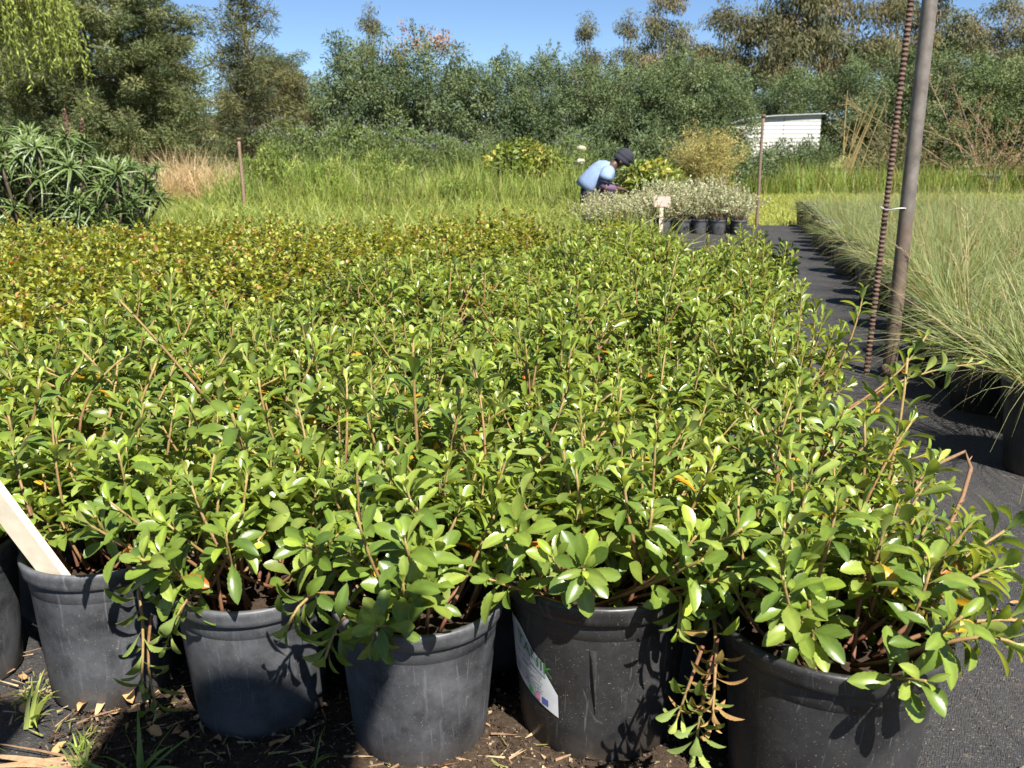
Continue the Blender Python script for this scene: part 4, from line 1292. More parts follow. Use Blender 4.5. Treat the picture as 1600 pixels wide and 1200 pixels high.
HG = 'grey-green trees of the dense hedge'
hedge = [  # x, y, width scale, height scale, variant
    (-4.55, 22.5, 0.75, 0.78, 0, 'grey-green bushy hedge tree just right of the feathery young pine'),
    (-3.35, 22.0, 0.95, 1.10, 1, 'grey-green hedge tree under the far sparse treetop, left part of hedge'),
    (-1.95, 21.5, 1.05, 1.08, 3, 'grey-green hedge tree with orange-brown dead twigs on its top'),
    (-0.55, 22.0, 0.95, 1.02, 2, 'grey-green hedge tree right of the one with dead brown top'),
    (0.65, 22.5, 0.90, 0.98, 0, 'grey-green hedge tree behind the yellow-green broad-leaved shrub'),
    (1.80, 22.2, 0.85, 0.94, 1, 'grey-green hedge tree straight above the crouching person, to the left'),
    (2.85, 22.0, 0.85, 0.96, 2, 'grey-green hedge tree directly behind the crouching person'),
    (3.95, 22.3, 0.90, 1.02, 0, 'grey-green hedge tree behind the straw-coloured feathery shrub'),
    (4.7, 22.6, 0.80, 0.98, 2, 'grey-green hedge tree left of the white corrugated shed'),
    (6.4, 28.6, 1.15, 0.95, 1, 'grey-green hedge tree behind the white corrugated shed'),
    (8.2, 27.8, 1.1, 1.05, 2, 'grey-green hedge tree right of the white corrugated shed'),
    (9.6, 26.0, 1.1, 1.1, 0, 'grey-green hedge tree left of the tall pole, behind the dry stalks'),
    (10.9, 24.5, 1.1, 1.1, 1, 'grey-green hedge tree seen behind the tall steel pole'),
    (12.4, 24.5, 1.1, 1.12, 2, 'grey-green hedge tree behind the brown tangled branches'),
    (13.9, 24.0, 1.1, 1.05, 0, 'grey-green hedge tree at the right edge of the picture'),
]
for k, (x, y, sx, sz, v, lab) in enumerate(hedge):
    place_tree('hedge_tree', OV[v], x, y, sx, sz, rng.uniform(0, 6.28), lab, HG)
# low dark evergreen shrubs closing the hedge foot
def shrub_variant(seed, cols, L, W, mode='out', n=60, per=70, rx=0.8, h=1.0, rad=0.2):
    rs = np.random.default_rng(seed)
    g, gt = Geo(), Geo()
    c = lobed_points(rs, n, rx, rx * 0.8, 0.08, h, seed, 0.4)
    clump_leaves(g, rs, c, np.full(n, rad), per, L, W, cols, mode)
    for p in c[::3]:
        gt.tube(bez((rs.normal(0, 0.05), rs.normal(0, 0.05), -0.05), (p[0] * 0.3, p[1] * 0.3, p[2] * 0.6), p, 5), np.linspace(0.014, 0.004, 5), (0.11, 0.08, 0.055), 4, False)
    return g.mesh('crown', M_TREE), gt.mesh('trunk', M_BARK)
DS = [shrub_variant(2100 + k, OLIVE, 0.075, 0.03, n=55, per=80) for k in range(2)]
ORD2 = NTH + ['fifteenth', 'sixteenth']
for k in range(16):
    x = -5.2 + k * 0.68 + rng.normal(0, 0.1)
    t = place_tree('dark_shrub', DS[k % 2], x, 20.4 + rng.normal(0, 0.2), rng.uniform(0.9, 1.2), rng.uniform(0.9, 1.35), rng.uniform(0, 6.28), f'low dark evergreen shrub at the foot of the grey-green hedge, {ORD2[k]} from the left', 'shrubs at the hedge foot')
    t['category'] = 'shrub'

EUC = [(0.112, 0.116, 0.062), (0.140, 0.136, 0.072), (0.092, 0.100, 0.056), (0.160, 0.136, 0.078)]
def euc_variant(seed, slim=1.0, n=135):
    rs = np.random.default_rng(seed)
    g, gt = Geo(), Geo()
    c = lobed_points(rs, n, 1.75 * slim, 1.7 * slim, 1.2, 7.2, seed, 0.45, 0.45)
    # gather clumps towards a few limb ends so that sky shows between
    hubs = c[:: max(1, n // 16)]
    for i in range(n):
        h = hubs[np.argmin(np.sum((hubs - c[i]) ** 2, 1))]
        c[i] = c[i] * 0.66 + h * 0.34
    clump_leaves(g, rs, c, np.full(n, 0.42), 115, 0.17, 0.036, EUC, 'droop', shade_var=0.3)
    limbs(gt, rs, hubs, (0, 0), 4.2, 0.16, (0.22, 0.18, 0.14), 1)
    return g.mesh('crown', M_TREE), gt.mesh('trunk', M_BARK)
EV = [euc_variant(2200), euc_variant(2201), euc_variant(2202, 0.8), euc_variant(2203, 0.45, 46)]
EG = 'tall gum trees behind the hedge'
for x, y, sx, sz, v, lab in [
    (-5.0, 34, 0.75, 0.80, 3, 'sparse treetop rising behind the left part of the hedge'),
    (2.85, 36, 0.85, 0.80, 3, 'slender sparse gum tree, left one of the pair in open sky'),
    (4.25, 37, 0.80, 0.83, 3, 'slender sparse gum tree, right one of the pair in open sky'),
    (6.0, 38, 1.0, 0.98, 0, 'olive-brown gum tree at the left end of the tall gum stand'),
    (8.0, 37, 1.0, 0.92, 1, 'olive-brown gum tree second from the left in the tall stand'),
    (9.9, 36, 1.2, 1.16, 2, 'gum tree above the white shed, touching the top of the picture'),
    (12.0, 37, 1.15, 1.18, 0, 'gum tree above and right of the white shed, crown cut by the frame'),
    (14.2, 36, 1.05, 0.98, 1, 'gum tree just left of the tall steel pole'),
    (16.3, 37, 1.2, 1.06, 2, 'gum tree partly hidden by the tall steel pole'),
    (18.9, 38, 1.1, 0.94, 0, 'brownish gum tree right of the tall steel pole'),
    (20.8, 38, 1.1, 0.92, 1, 'brownish gum tree at the right edge of the picture')]:
    place_tree('gum_tree', EV[v], x, y, sx, sz, rng.uniform(0, 6.28), lab, EG)

# big casuarina-like tree on the left
def needle_tree(seed, H, spread, nb, cols, droop=0.25, z0=0.6, tuft=0.30, per=34, lean_up=0.35, taper=1.0, L=0.22, sp=0.24, tr=0.022, nw=0.015):
    rs = np.random.default_rng(seed)
    g, gt = Geo(), Geo()
    gt.tube(bez((0, 0, -0.1), (0.05, 0, H * 0.5), (0, 0, H), 10), np.linspace(tr * H, 0.01, 10), (0.10, 0.08, 0.062), 8)
    ctr, rad = [], []
    for b in range(nb):
        q = (b + 0.5) / nb
        z = z0 + (H - z0) * q
        L_ = spread * (1 - taper * q ** 1.3) * rs.uniform(0.65, 1.1) + 0.15
        az = b * 2.4 + rs.normal(0, 0.3)
        h = np.array([math.cos(az), math.sin(az), 0])
        e = np.array([0, 0, z]) + h * L_ + np.array([0, 0, L_ * (lean_up + rs.normal(0, 0.1))])
        m = np.array([0, 0, z]) + h * L_ * 0.5 + np.array([0, 0, L_ * lean_up * 0.3])
        pts = bez((0, 0, z), m, e, 8)
        gt.tube(pts, np.linspace(0.012 + 0.012 * L_, 0.004, 8), (0.10, 0.08, 0.062), 5, False)
        k = max(3, int(L_ / sp))
        for i in range(k):
            p, ax = poly_at(pts, 0.25 + 0.75 * i / k)
            ctr.append(p + rs.normal(0, 0.10, 3) + np.array([0, 0, rs.uniform(-0.12, 0.12)])); rad.append(tuft * rs.uniform(0.6, 1.1))
    ctr = np.array(ctr)
    clump_leaves(g, rs, ctr, np.array(rad), int(per * 1.5), L * 0.8, nw, cols, 'out', TPL_QUAD, 0.6, 0.38)
    return g.mesh('crown', M_TREE), gt.mesh('trunk', M_BARK)
CAS = [(0.098, 0.120, 0.054), (0.126, 0.146, 0.064), (0.074, 0.098, 0.048), (0.148, 0.158, 0.072)]
big = needle_tree(2300, 8.0, 3.1, 120, CAS, z0=0.5, tuft=0.34, per=105, lean_up=0.12, taper=0.72, L=0.14, nw=0.026)
place_tree('needle_tree', big, -10.5, 26, 1.0, 1.0, 0.4, 'large dark olive needle-leaved tree at the upper left', None)
big2 = needle_tree(2302, 5.2, 2.2, 80, CAS, z0=0.3, tuft=0.36, per=95, lean_up=0.12, taper=0.5, L=0.14, nw=0.026)
place_tree('needle_tree', big2, -13.4, 28, 1.0, 1.0, 0.4, 'dark needle-leaved tree behind the weeping willow at the left edge', None)
place_tree('needle_tree', big2, -8.2, 30, 0.8, 0.42, 2.4, 'lower needle-leaved tree between the large one and the young pine', None)
for x, y, sx, sz, rz, lab in [(-17.5, 33, 1.2, 1.0, 1.0, 'far dark tree seen low between willow and large needle tree'), (-12.2, 33, 1.2, 0.85, 4.0, 'far dark tree seen low under the large needle tree'), (-8.6, 34, 1.2, 0.75, 5.0, 'far dark tree low behind the dry reeds')]:
    place_tree('needle_tree', big2, x, y, sx, sz, rz, lab, None)
young = needle_tree(2301, 5.2, 0.72, 64, [(0.105, 0.110, 0.052), (0.085, 0.100, 0.055), (0.125, 0.125, 0.055)], z0=0.6, tuft=0.17, per=44, lean_up=0.8, taper=0.82, L=0.17, sp=0.14, tr=0.011)
place_tree('young_pine', young, -5.15, 19.0, 1.0, 1.0, 0.0, 'feathery young pine with a thin spire against the blue sky', None)
bushy = needle_tree(2303, 2.5, 0.9, 44, [(0.135, 0.125, 0.055), (0.11, 0.115, 0.05)], z0=0.3, tuft=0.22, per=60, lean_up=0.5, taper=0.5, L=0.18, sp=0.16)
place_tree('needle_bush', bushy, -4.95, 21.3, 0.85, 0.95, 0.0, 'olive feathery bush right behind the young pine', None)

# weeping willow at the left edge
def willow(seed):
    rs = np.random.default_rng(seed)
    g, gt = Geo(), Geo()
    H = 5.2
    gt.tube(bez((0, 0, -0.1), (0.1, 0, 1.5), (0.0, 0, 3.6), 8), np.linspace(0.2, 0.09, 8), (0.12, 0.09, 0.065), 8)
    P, D, C = [], [], []
    for s in range(520):
        az = rs.uniform(0, 6.28); rr = 1.75 * math.sqrt(rs.random()); zt = 3.3 + 1.9 * math.sqrt(max(0, 1 - (rr / 1.9) ** 2)) + rs.normal(0, 0.15)
        top = np.array([rr * math.cos(az), rr * math.sin(az), zt])
        L = rs.uniform(0.7, 2.3)
        end = top + np.array([math.cos(az) * 0.3 + rs.normal(0, 0.1), math.sin(az) * 0.3 + rs.normal(0, 0.1), -L])
        pts = bez(top, top + np.array([math.cos(az) * 0.25, math.sin(az) * 0.25, 0.0]), end, 7)
        if s % 4 == 0: gt.tube(bez((0, 0, 3.2), (top[0] * 0.4, top[1] * 0.4, zt), top, 5), np.linspace(0.04, 0.008, 5), (0.12, 0.09, 0.065), 4, False)
        gt.tube(pts, 0.004, (0.15, 0.14, 0.06), 3, False)
        c0 = np.array((0.22, 0.28, 0.06)) * rs.uniform(0.7, 1.25)
        for k in range(int(L * 30)):
            p, ax = poly_at(pts, rs.random())
            P.append(p); D.append(nrm(ax + rs.normal(0, 0.5, 3))); C.append(c0 * rs.uniform(0.8, 1.2))
    P, D, C = map(np.array, (P, D, C)); n = len(P)
    L = rs.uniform(0.09, 0.15, n)
    g.scatter(TPL_QUAD, basis(D, rs.normal(size=(n, 3))), P, np.stack([L * 0.22, L, L], -1), C)
    return g.mesh('crown', M_TREE), gt.mesh('trunk', M_BARK)
place_tree('weeping_willow', willow(2400), -10.7, 19.6, 1.0, 0.96, 0.0, 'bright yellow-green weeping willow at the left edge', None)

# ------------------------------------------------------------------ reeds, tall grass, lawn
def blade_field(name, n, xf, yf, h, w, cols, droop, label, cat, tilt=0.18, z=0.0, seg=3):
    g = Geo()
    rs = np.random.default_rng(abs(hash(name)) % 1000 if False else sum(map(ord, name)))
    x = xf(rs, n); y = yf(rs, n, x)
    dens = np.array([noise.noise((a * 0.9, b * 0.9, 2.0)) for a, b in zip(x, y)])
    D = nrm(np.stack([rs.normal(0, tilt, n), rs.normal(0, tilt, n), np.ones(n)], -1))
    L = rs.uniform(h[0], h[1], n) * (1 + 0.5 * dens)
    C = np.asarray(cols)[rs.integers(0, len(cols), n)] * rs.uniform(0.75, 1.25, (n, 1)) * (1 + 0.25 * dens[:, None])
    ribbons(g, np.stack([x, y, np.full(n, z - 0.01)], -1), D, L, rs.uniform(w[0], w[1], n), rs.uniform(droop[0], droop[1], n), C, seg, rs)
    return tag(g.build(name, M_GRASS), label, cat, kind='stuff')
U = lambda a, b: (lambda rs, n, *x: rs.uniform(a, b, n))
blade_field('green_reeds', 15000, U(-4.6, 1.4), lambda rs, n, x: 14.3 + 3.6 * rs.random(n) ** 1.2 + 0.06 * x, (0.25, 0.95), (0.008, 0.020), [(0.19, 0.27, 0.045), (0.24, 0.31, 0.055), (0.14, 0.20, 0.04), (0.28, 0.28, 0.09)], (0.05, 0.6), 'bright green tall reeds before the hedge, left of the person', 'reeds')
blade_field('straw_patches', 2600, lambda rs, n: rs.choice([-3.6, -2.5, -1.6, -0.3, 0.6, 1.2], n) + rs.normal(0, 0.22, n), lambda rs, n, x: 14.2 + rs.random(n) * 1.6, (0.25, 0.75), (0.007, 0.013), [(0.36, 0.29, 0.14), (0.30, 0.26, 0.12), (0.24, 0.25, 0.09)], (0.2, 0.9), 'straw-yellow dry grass patches at the foot of the green reeds', 'dry grass', 0.45)
blade_field('tall_weeds', 1500, lambda rs, n: rs.choice([-4.2, -3.9, -3.0, -2.2, -1.9, -0.8, 0.9], n) + rs.normal(0, 0.16, n), lambda rs, n, x: 14.6 + rs.random(n) * 2.6, (0.7, 1.2), (0.010, 0.024), [(0.20, 0.26, 0.07), (0.15, 0.22, 0.05), (0.26, 0.29, 0.09)], (0.1, 0.8), 'taller broad-bladed weeds sticking out of the green reeds', 'weeds', 0.28)
blade_field('dry_reeds', 4400, U(-7.8, -4.35), lambda rs, n, x: rs.uniform(16.6, 18.6, n), (0.6, 1.25), (0.007, 0.014), [(0.44, 0.33, 0.20), (0.50, 0.40, 0.26), (0.36, 0.26, 0.15)], (0.1, 0.7), 'dry tan reeds leaning behind the aloe clump', 'reeds', 0.40)
blade_field('tall_green_grass', 9000, U(4.2, 12.8), lambda rs, n, x: rs.uniform(19.2, 21.5, n), (0.4, 0.95), (0.009, 0.018), [(0.15, 0.23, 0.035), (0.20, 0.26, 0.045), (0.11, 0.17, 0.03), (0.30, 0.27, 0.10)], (0.1, 0.5), 'tall green grass beyond the lawn, below the white shed', 'tall grass')
blade_field('lawn_grass', 42000, U(2.4, 14.5), lambda rs, n, x: rs.uniform(11.75, 19.6, n), (0.05, 0.15), (0.008, 0.016), [(0.27, 0.30, 0.06), (0.33, 0.34, 0.08), (0.22, 0.26, 0.05)], (0.1, 0.6), 'short yellow-green lawn grass beyond the path', 'lawn', 0.5, 0.0, 2)
blade_field('meadow_grass', 36000, U(-9.5, 1.5), lambda rs, n, x: rs.uniform(8.0, 15.5, n), (0.06, 0.55), (0.008, 0.016), [(0.22, 0.27, 0.055), (0.28, 0.30, 0.07), (0.17, 0.23, 0.045)], (0.1, 0.6), 'short light green grass between the shrub block and the reeds', 'grass', 0.5, 0.0, 2)

# purple-flowered shrubs over the reeds
PF = []
for k in range(3):
    rs = np.random.default_rng(2500 + k); g, gt = Geo(), Geo()
    c = lobed_points(rs, 70, 0.75, 0.55, 0.2, 1.35, 2500 + k, 0.45)
    clump_leaves(g, rs, c, np.full(70, 0.17), 55, 0.065, 0.022, [(0.135, 0.185, 0.060), (0.16, 0.21, 0.075), (0.11, 0.155, 0.055)], 'up')
    for p in c[::3]:
        gt.tube(bez((0, 0, -0.05), (p[0] * 0.4, p[1] * 0.4, p[2] * 0.5), p, 5), np.linspace(0.012, 0.004, 5), (0.13, 0.12, 0.06), 4, False)
    gf = Geo(); tops = c[c[:, 2] > 0.85]
    fl = np.repeat(tops, 1, 0) + np.array([0, 0, 0.12])
    clump_leaves(gf, rs, fl, np.full(len(fl), 0.10), 8, 0.030, 0.018, [(0.20, 0.18, 0.30), (0.26, 0.24, 0.34)], 'up')
    PF.append((g.mesh('foliage', M_TREE), gt.mesh('stems', M_BARK), gf.mesh('flowers', M_TREE)))
for k, (x, y, s, sz, lab) in enumerate([(-4.3, 18.6, 1.0, 1.12, 'purple-flowered shrub at the left end above the reeds, by the young pine'), (-3.3, 18.9, 1.0, 1.10, 'purple-flowered shrub second from the left above the reeds'), (-2.3, 18.8, 0.95, 0.98, 'purple-flowered shrub third from the left above the reeds'), (-1.4, 18.9, 0.95, 0.92, 'purple-flowered shrub fourth from the left above the reeds'), (-0.5, 19.0, 0.9, 0.85, 'purple-flowered shrub beside the yellow-green broad-leaved shrub'), (1.2, 18.8, 0.9, 0.85, 'dull purple-flowered shrub behind the white blooms')]):
    t = thing('flowering_shrub', lab, 'shrub', (x, y, 0), rng.uniform(0, 6.28), 'purple-flowered shrubs above the reeds')
    for nm, me in zip(('foliage', 'stems', 'flowers'), PF[k % 3]):
        o = link(nm, me, t); o.scale = (s, s, sz)

HB = [shrub_variant(2550 + k, [(0.19, 0.25, 0.06), (0.15, 0.21, 0.05), (0.24, 0.27, 0.08)], 0.08, 0.022, 'up', n=40, per=60, rx=0.55, h=0.95, rad=0.16) for k in range(2)]
for k, (x, y, s, sz, lab) in enumerate([(-3.75, 15.0, 0.9, 1.05, 'leafy light green herb at the left end of the reeds, by the thin stake'), (-2.9, 14.8, 0.8, 0.8, 'leafy light green herb in front of the reeds, second from the thin stake'), (-2.1, 15.3, 0.9, 0.95, 'leafy light green herb among the reeds below the purple flowers'), (-0.9, 14.6, 0.7, 0.55, 'low leafy herb at the foot of the reeds, nearest the picture centre')]):
    t = place_tree('leafy_herb', HB[k % 2], x, y, s, sz, rng.uniform(0, 6.28), lab, 'leafy herbs among the reeds'); t['category'] = 'herb'
t = place_tree('grey_shrub', DS[1], 5.6, 24.6, 0.85, 0.98, 1.0, 'grey-green shrub covering the lower left of the white shed', None); t['category'] = 'shrub'
t = place_tree('grey_shrub', DS[0], 6.95, 24.3, 0.9, 1.12, 2.0, 'grey-green shrub growing before the middle of the white shed', None); t['category'] = 'shrub'
t = place_tree('grey_shrub', DS[0], 7.75, 24.4, 0.75, 1.2, 3.0, 'grey-green shrub before the right end of the white shed', None); t['category'] = 'shrub'
# yellow-green broad-leaved shrubs
def broad_shrub(seed, rx, h, x, y, label):
    rs = np.random.default_rng(seed)
    t = thing('broad_leaved_shrub', label, 'shrub', (x, y, 0), 0)
    c = lobed_points(rs, 46, rx, rx * 0.8, 0.15, h, seed, 0.4)
    g, gt = Geo(), Geo()
    clump_leaves(g, rs, c, np.full(46, 0.17), 60, 0.10, 0.042, [(0.15, 0.20, 0.035), (0.19, 0.24, 0.04), (0.11, 0.155, 0.03), (0.25, 0.24, 0.045)], 'out', tpl_leaf(0.3, 0.3, (0.4, 0.5, 0.3)))
    for p in c[::3]:
        gt.tube(bez((0, 0, -0.05), (p[0] * 0.4, p[1] * 0.4, p[2] * 0.5), p, 5), np.linspace(0.016, 0.006, 5), (0.16, 0.14, 0.06), 5, False)
    g.build('foliage', M_SMALL, t); gt.build('stems', M_BARK, t)
broad_shrub(2600, 0.72, 1.05, 0.28, 16.8, 'yellow-green broad-leaved shrub rising above the reeds, left of the person')
broad_shrub(2601, 0.42, 0.72, 2.12, 14.2, 'small yellow-green broad-leaved shrub just right of the person')

# straw-coloured feathery shrub, dry stalks and brown tangles
def twig_bush(name, x, y, n, h, spread, c, label, cat, leaf=None, curl=0.2, r=0.006, fine=14, seed=1):
    rs = np.random.default_rng(seed)
    t = thing(name, label, cat, (x, y, 0), 0)
    g = Geo(); gl = Geo(); LP = []
    for k in range(n):
        az = rs.uniform(0, 6.28); tl = rs.random() ** 0.7 * spread
        d = np.array([math.cos(az) * math.sin(tl), math.sin(az) * math.sin(tl), math.cos(tl)])
        L = h * rs.uniform(0.6, 1.1)
        p0 = np.array([rs.normal(0, 0.06), rs.normal(0, 0.06), -0.03])
        pts = bez(p0, p0 + d * L * 0.6, p0 + d * L + rs.normal(0, curl, 3) * L, 7)
        cc = np.array(c) * rs.uniform(0.7, 1.3)
        g.tube(pts, np.linspace(r, r * 0.35, 7), cc, 4, False)
        for q in range(fine):
            p, ax = poly_at(pts, rs.uniform(0.3, 1)); dd = nrm(ax + rs.normal(0, 0.6, 3)); l = h * rs.uniform(0.08, 0.25)
            e = p + dd * l
            g.tube(bez(p, p + dd * l * 0.5, e + rs.normal(0, curl * 0.2, 3), 4), np.linspace(r * 0.4, r * 0.15, 4), cc, 3, False)
            LP.append(e); LP.append((p + e) / 2)
    g.build('twigs', M_BARK, t)
    if leaf is not None:
        LP = np.array(LP)
        clump_leaves(gl, rs, LP, np.full(len(LP), 0.05), 6, leaf[1], leaf[2], leaf[0], 'out')
        gl.build('foliage', M_TREE, t)
STRAW = [(0.38, 0.31, 0.12), (0.32, 0.28, 0.11), (0.24, 0.25, 0.08)]
twig_bush('feathery_shrub', 3.35, 16.2, 90, 1.15, 0.62, (0.36, 0.29, 0.14), 'straw-coloured feathery shrub right of the person', 'shrub', (STRAW, 0.05, 0.012), 0.08, 0.005, 14, 3)
twig_bush('tangled_bush', 10.3, 20.8, 34, 1.75, 1.1, (0.27, 0.19, 0.13), 'brown tangled leafless bush right of the tall pole', 'bush', ([(0.14, 0.17, 0.05), (0.22, 0.15, 0.08)], 0.06, 0.02), 0.35, 0.013, 10, 5)
twig_bush('tangled_bush', 11.7, 20.6, 34, 1.85, 1.0, (0.25, 0.18, 0.13), 'brown tangled leafless bush at the right edge', 'bush', ([(0.14, 0.17, 0.05), (0.22, 0.15, 0.08)], 0.06, 0.02), 0.35, 0.013, 10, 6)
twig_bush('tangled_bush', 8.9, 22.0, 30, 1.9, 0.9, (0.23, 0.19, 0.12), 'greyish half-leafless bush right of the white shed', 'bush', ([(0.13, 0.15, 0.06), (0.17, 0.17, 0.08)], 0.06, 0.02), 0.25, 0.010, 12, 7)
def stalk_clump(x, y, n, h, label, seed):
    rs = np.random.default_rng(seed)
    t = thing('dry_stalks', label, 'dry stalks', (x, y, 0), 0)
    for k in range(n):
        d = np.array([rs.uniform(0.0, 0.32), rs.normal(0, 0.1), 1.0]); L = h * rs.uniform(0.7, 1.1)
        p0 = np.array([rs.normal(0, 0.12), rs.normal(0, 0.1), -0.03])
        g = Geo(); pts = bez(p0, p0 + d * L * 0.5, p0 + d * L + np.array([0.1, 0, 0]), 7)
        g.tube(pts, np.linspace(0.014, 0.006, 7), np.array((0.40, 0.31, 0.14)) * rs.uniform(0.8, 1.15), 5, False)
        g.build('stalk', M_GRASS, t)
stalk_clump(7.35, 21.2, 12, 2.0, 'tall leaning straw-yellow stalks right of the white shed', 9)

# white umbels on thin stalks by the person
for k, (x, y, z, r) in enumerate([(1.05, 14.6, 0.93, 0.075), (1.02, 14.2, 0.74, 0.06)]):
    t = thing('white_flower', ('upper' if k == 0 else 'lower') + ' of two white flower heads left of the person\'s head', 'flower', (x, y, 0), 0, 'white flower heads by the person')
    g = Geo(); g.tube(bez((0, 0, -0.02), (0.05, 0, z * 0.6), (0, 0, z), 7), np.linspace(0.006, 0.003, 7), (0.16, 0.2, 0.06), 5); g.build('stalk', M_GRASS, t)
    g = Geo(); rs = np.random.default_rng(60 + k)
    g.lathe([(r * 0.3, z - 0.03), (r * 0.8, z - 0.012), (r, z + 0.01), (r * 0.8, z + 0.03), (r * 0.3, z + 0.04), (0.0001, z + 0.042)], (0.55, 0.56, 0.44), 18)
    v = g.v[0]; g.v[0] = v + rs.normal(0, 0.010, v.shape)
    g.build('flower_head', M_SMALL, t)

# white corrugated shed between the trees
t = thing('corrugated_shed', 'white corrugated steel shed half hidden by trees and grass', 'shed', (6.95, 26.0, 0), R(-6)); t.scale = (1.12, 1.0, 1.0)
def corrugated(name, x0, x1, z0, z1f, y, c, period=0.11, amp=0.009):
    g = Geo(); V, F = [], []
    m = 90; nx = 8
    for i in range(m + 1):
        for j in range(nx + 1):
            x = x0 + (x1 - x0) * j / nx
            z1 = z1f(x); z = z0 + (z1 - z0) * i / m
            V.append((x, y + amp * math.sin(2 * math.pi * z / period), z))
    for i in range(m):
        for j in range(nx):
            a = i * (nx + 1) + j
            F += [(a, a + 1, a + nx + 2), (a, a + nx + 2, a + nx + 1)]
    g.add(V, F, c); return g.build(name, M_PLAIN, t)
ztop = lambda x: float(np.interp(x, [-1.35, -1.1, -0.8, -0.4, 0.1, 1.2], [1.22, 1.42, 1.56, 1.66, 1.71, 1.76]))
corrugated('wall_sheet', -1.35, -0.56, 0.0, ztop, 0, (0.50, 0.45, 0.41))
corrugated('wall_sheet', -0.55, 0.33, 0.0, ztop, 0.004, (0.55, 0.54, 0.52))
corrugated('wall_sheet', 0.34, 1.20, 0.0, ztop, 0, (0.50, 0.50, 0.49))
g = Geo(); V, F = [], []     # bent roof sheet following the rounded end
for i in range(19):
    x = -1.42 + (1.28 + 1.42) * i / 18; z = ztop(x) + 0.012
    V += [(x, -0.10, z), (x, 1.9, z), (x, -0.10, z + 0.03), (x, 1.9, z + 0.03)]
for i in range(18):
    a = 4 * i
    F += [(a, a + 5, a + 4), (a, a + 1, a + 5), (a + 2, a + 6, a + 7), (a + 2, a + 7, a + 3), (a, a + 4, a + 6), (a, a + 6, a + 2)]
g.add(V, F, (0.36, 0.38, 0.39)); g.build('roof', M_STEEL, t, False)
g = Geo(); g.box((-1.25, 0.06, 0), (1.18, 1.8, 1.15), (0.4, 0.4, 0.38)); g.build('frame', M_PLAIN, t, False)
# dark tubs under the tangled bushes
for k, (x, y) in enumerate([(9.95, 19.9), (10.75, 19.7)]):
    t = thing('plant_tub', ('left' if k == 0 else 'right') + ' black plastic tub standing under the tangled bushes', 'tub', (x, y, 0.0), 0, 'black tubs under the tangled bushes')
    add_pot(t, 0.26, 0.38, None, 24)

# ------------------------------------------------------------------ small things on the ground before the pots
def dry_leaf_mesh(seed):
    rs = np.random.default_rng(seed); g = Geo()
    tv, tf, ts = tpl_leaf(rs.uniform(-0.4, 0.4), rs.uniform(0.05, 0.45), (0.32, 0.46, 0.3))
    tv = tv.copy(); tv[:, 2] += 0.12 * np.sin(tv[:, 1] * 5 + rs.uniform(0, 6)); tv[:, 2] -= tv[:, 2].min()
    g.add(tv, tf, np.array([(0.42, 0.24, 0.10), (0.36, 0.20, 0.09), (0.46, 0.30, 0.15), (0.30, 0.18, 0.10)][seed % 4])[None] * ts[:, None])
    return g.mesh('dry_leaf', M_LITTER)
DL = [dry_leaf_mesh(k) for k in range(8)]
for k in range(95):
    u = rng.random()
    if u < 0.30: x, y, where = rng.normal(0.0, 0.06), rng.normal(1.27, 0.04), 'on the soil between the two middle front pots'
    elif u < 0.75: x, y, where = rng.uniform(-1.05, -0.35), rng.uniform(1.2, 1.45), 'on the ground before the left front pots'
    else: x, y, where = rng.uniform(0.62, 1.15), rng.uniform(1.0, 2.4), 'on the black ground cover right of the front pots'
    if u >= 0.30 and u < 0.75: y = 1.36 - 0.22 * (x + 0.1) + rng.normal(-0.02, 0.05)
    o = link('dry_leaf', DL[k % 8])
    tag(o, 'fallen dry brown leaf ' + where, 'leaf', 'fallen dry leaves')
    o.location = (x, y, 0.017 if u < 0.75 else 0.011); s = rng.uniform(0.014, 0.036)
    o.scale = (s * rng.uniform(0.5, 0.8), s, s); o.rotation_euler = (rng.normal(0, 0.2), rng.normal(0, 0.2), rng.uniform(0, 6.28))

def weed(x, y, n, h, w, seed, label, c=(0.17, 0.24, 0.05), tilt=0.9):
    rs = np.random.default_rng(seed)
    t = thing('grass_weed', label, 'weed', (x, y, 0.012), 0, 'grass weeds before the pots')
    for k in range(n):
        az = rs.uniform(0, 6.28); tl = tilt * rs.random() ** 0.6
        D = np.array([[math.cos(az) * math.sin(tl), math.sin(az) * math.sin(tl), math.cos(tl)]])
        g = Geo()
        ribbons(g, np.array([[rs.normal(0, 0.006), rs.normal(0, 0.006), 0]]), D, np.array([h * rs.uniform(0.5, 1.1)]), np.array([w * rs.uniform(0.7, 1.2)]), np.array([rs.uniform(0.2, 0.7)]), (np.array(c) * rs.uniform(0.7, 1.3))[None], 5, rs)
        g.build('blade', M_GRASS, t)
weed(-0.60, 1.285, 16, 0.14, 0.008, 1, 'broad grass weed in the shade before the second front pot')
weed(-0.845, 1.43, 14, 0.12, 0.007, 2, 'sunlit grass weed at the foot of the pot with the white stake', (0.28, 0.34, 0.07))
weed(-0.72, 1.36, 22, 0.05, 0.003, 3, 'tiny fine grass tuft in a patch of sun before the pots', (0.24, 0.32, 0.06))
weed(-0.88, 1.50, 30, 0.06, 0.003, 4, 'fine tufted grass weed left of the pot with the stake', (0.26, 0.32, 0.07))
weed(-0.33, 1.30, 9, 0.10, 0.004, 5, 'thin grass weed between the second and third front pots')
weed(-0.02, 1.22, 5, 0.06, 0.003, 6, 'few thin grass blades on the soil between the middle pots')
weed(-0.93, 1.36, 26, 0.10, 0.005, 7, 'shaded grass weed at the lower left corner of the picture', (0.15, 0.20, 0.05), 1.2)
weed(-0.70, 1.30, 18, 0.11, 0.006, 8, 'sprawling grass weed before the gap of the two left pots', (0.20, 0.25, 0.07), 1.3)
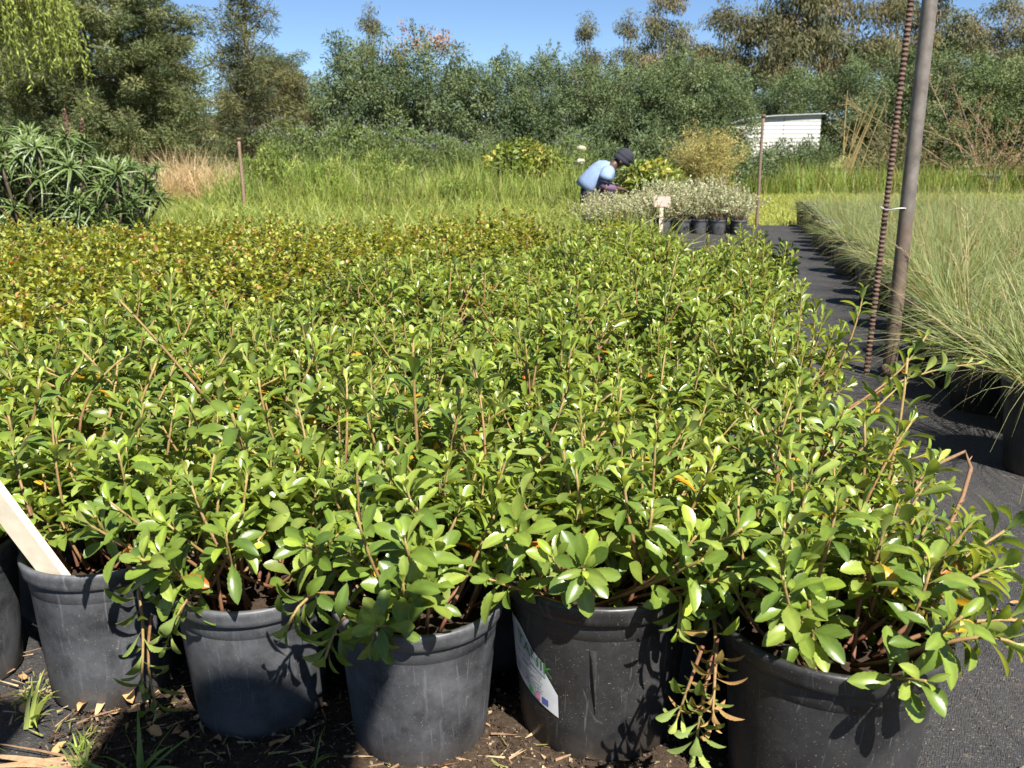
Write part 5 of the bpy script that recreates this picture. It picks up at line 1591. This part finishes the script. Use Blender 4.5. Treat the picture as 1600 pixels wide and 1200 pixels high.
weed(-0.50, 1.25, 12, 0.12, 0.006, 9, 'dark sprawling grass weed below the half-shaded pot', (0.15, 0.20, 0.05), 1.3)
# straw-brown withered blades lying at the lower left
t = thing('withered_grass', 'withered straw-brown grass blades lying at the lower left corner', 'dry grass', (-0.80, 1.27, 0.015), 0)
for k in range(14):
    g = Geo(); a = rng.normal(0.15, 0.25)
    D = np.array([[-math.cos(a), -math.sin(a), 0.10]])
    ribbons(g, np.array([[0.10 + rng.normal(0, 0.02), rng.normal(0.03, 0.015), 0.0]]), D, np.array([rng.uniform(0.15, 0.32)]), np.array([rng.uniform(0.004, 0.009)]), np.array([0.08]), np.array([[0.30, 0.19, 0.11]]) * rng.uniform(0.8, 1.3), 4)
    g.build('blade', M_LITTER, t)

# straw, bark flakes and bits of dead leaf trodden into the ground at the left
g = Geo(); rs = np.random.default_rng(77); n = 700
x = np.where(rs.random(n) < 0.75, rs.uniform(-1.05, -0.30, n), rs.uniform(-0.30, 0.10, n)); y = 1.345 - 0.22 * (x + 0.1) + rs.normal(0, 0.085, n)
a = rs.uniform(0, 6.28, n)
D = nrm(np.stack([np.cos(a), np.sin(a), rs.uniform(0, 0.15, n)], -1))
Ls = rs.uniform(0.008, 0.05, n); Cc = np.array([(0.26, 0.17, 0.10), (0.34, 0.25, 0.15), (0.16, 0.10, 0.065), (0.20, 0.20, 0.07)])[rs.integers(0, 4, n)]
ribbons(g, np.stack([x, y, rs.uniform(0.014, 0.022, n)], -1), D, Ls, rs.uniform(0.0012, 0.0055, n), np.full(n, 0.03), Cc, 3, rs)
tag(g.build('straw_litter', M_LITTER), 'straw and dead leaf bits trodden into the ground before the left pots', 'litter', kind='stuff')

# unseen timber boards added behind the camera to cast shade on the lower left pots
def shadow_blocker():
    zr = 2.15
    k = zr / math.tan(R(SUN_EL))
    dx, dy = math.sin(R(SUN_AZ)) * k, -math.cos(R(SUN_AZ)) * k
    t = thing('shadow_blocker', 'unseen timber boards added behind the viewer to cast the lower left shadow', 'shade roof', (dx, dy, 0), 0)
    def board(x0, x1, y0, y1):
        g = Geo(); g.box((x0, y0, zr), (x1, y1, zr + 0.025), (0.30, 0.22, 0.15)); g.build('blocker_board', M_WOOD, t, False)
    for b in BOARDS: board(*b)
    g = Geo(); g.box((-1.9, -0.25, zr - 0.10), (-0.30, -0.17, zr - 0.004), (0.28, 0.2, 0.14)); g.build('blocker_beam', M_WOOD, t, False)
    for x in (-1.85, -0.35):
        g = Geo(); g.box((x, -0.25, 0), (x + 0.07, -0.17, zr - 0.104), (0.26, 0.19, 0.13)); g.build('blocker_post', M_WOOD, t, False)
BOARDS = [(-0.70, -0.26, -0.3, 1.47), (-1.25, -0.86, -0.3, 1.50), (-1.9, -1.3, -0.3, 1.5)]  # added boards, laid out to the shadow outline wanted on the ground
shadow_blocker()
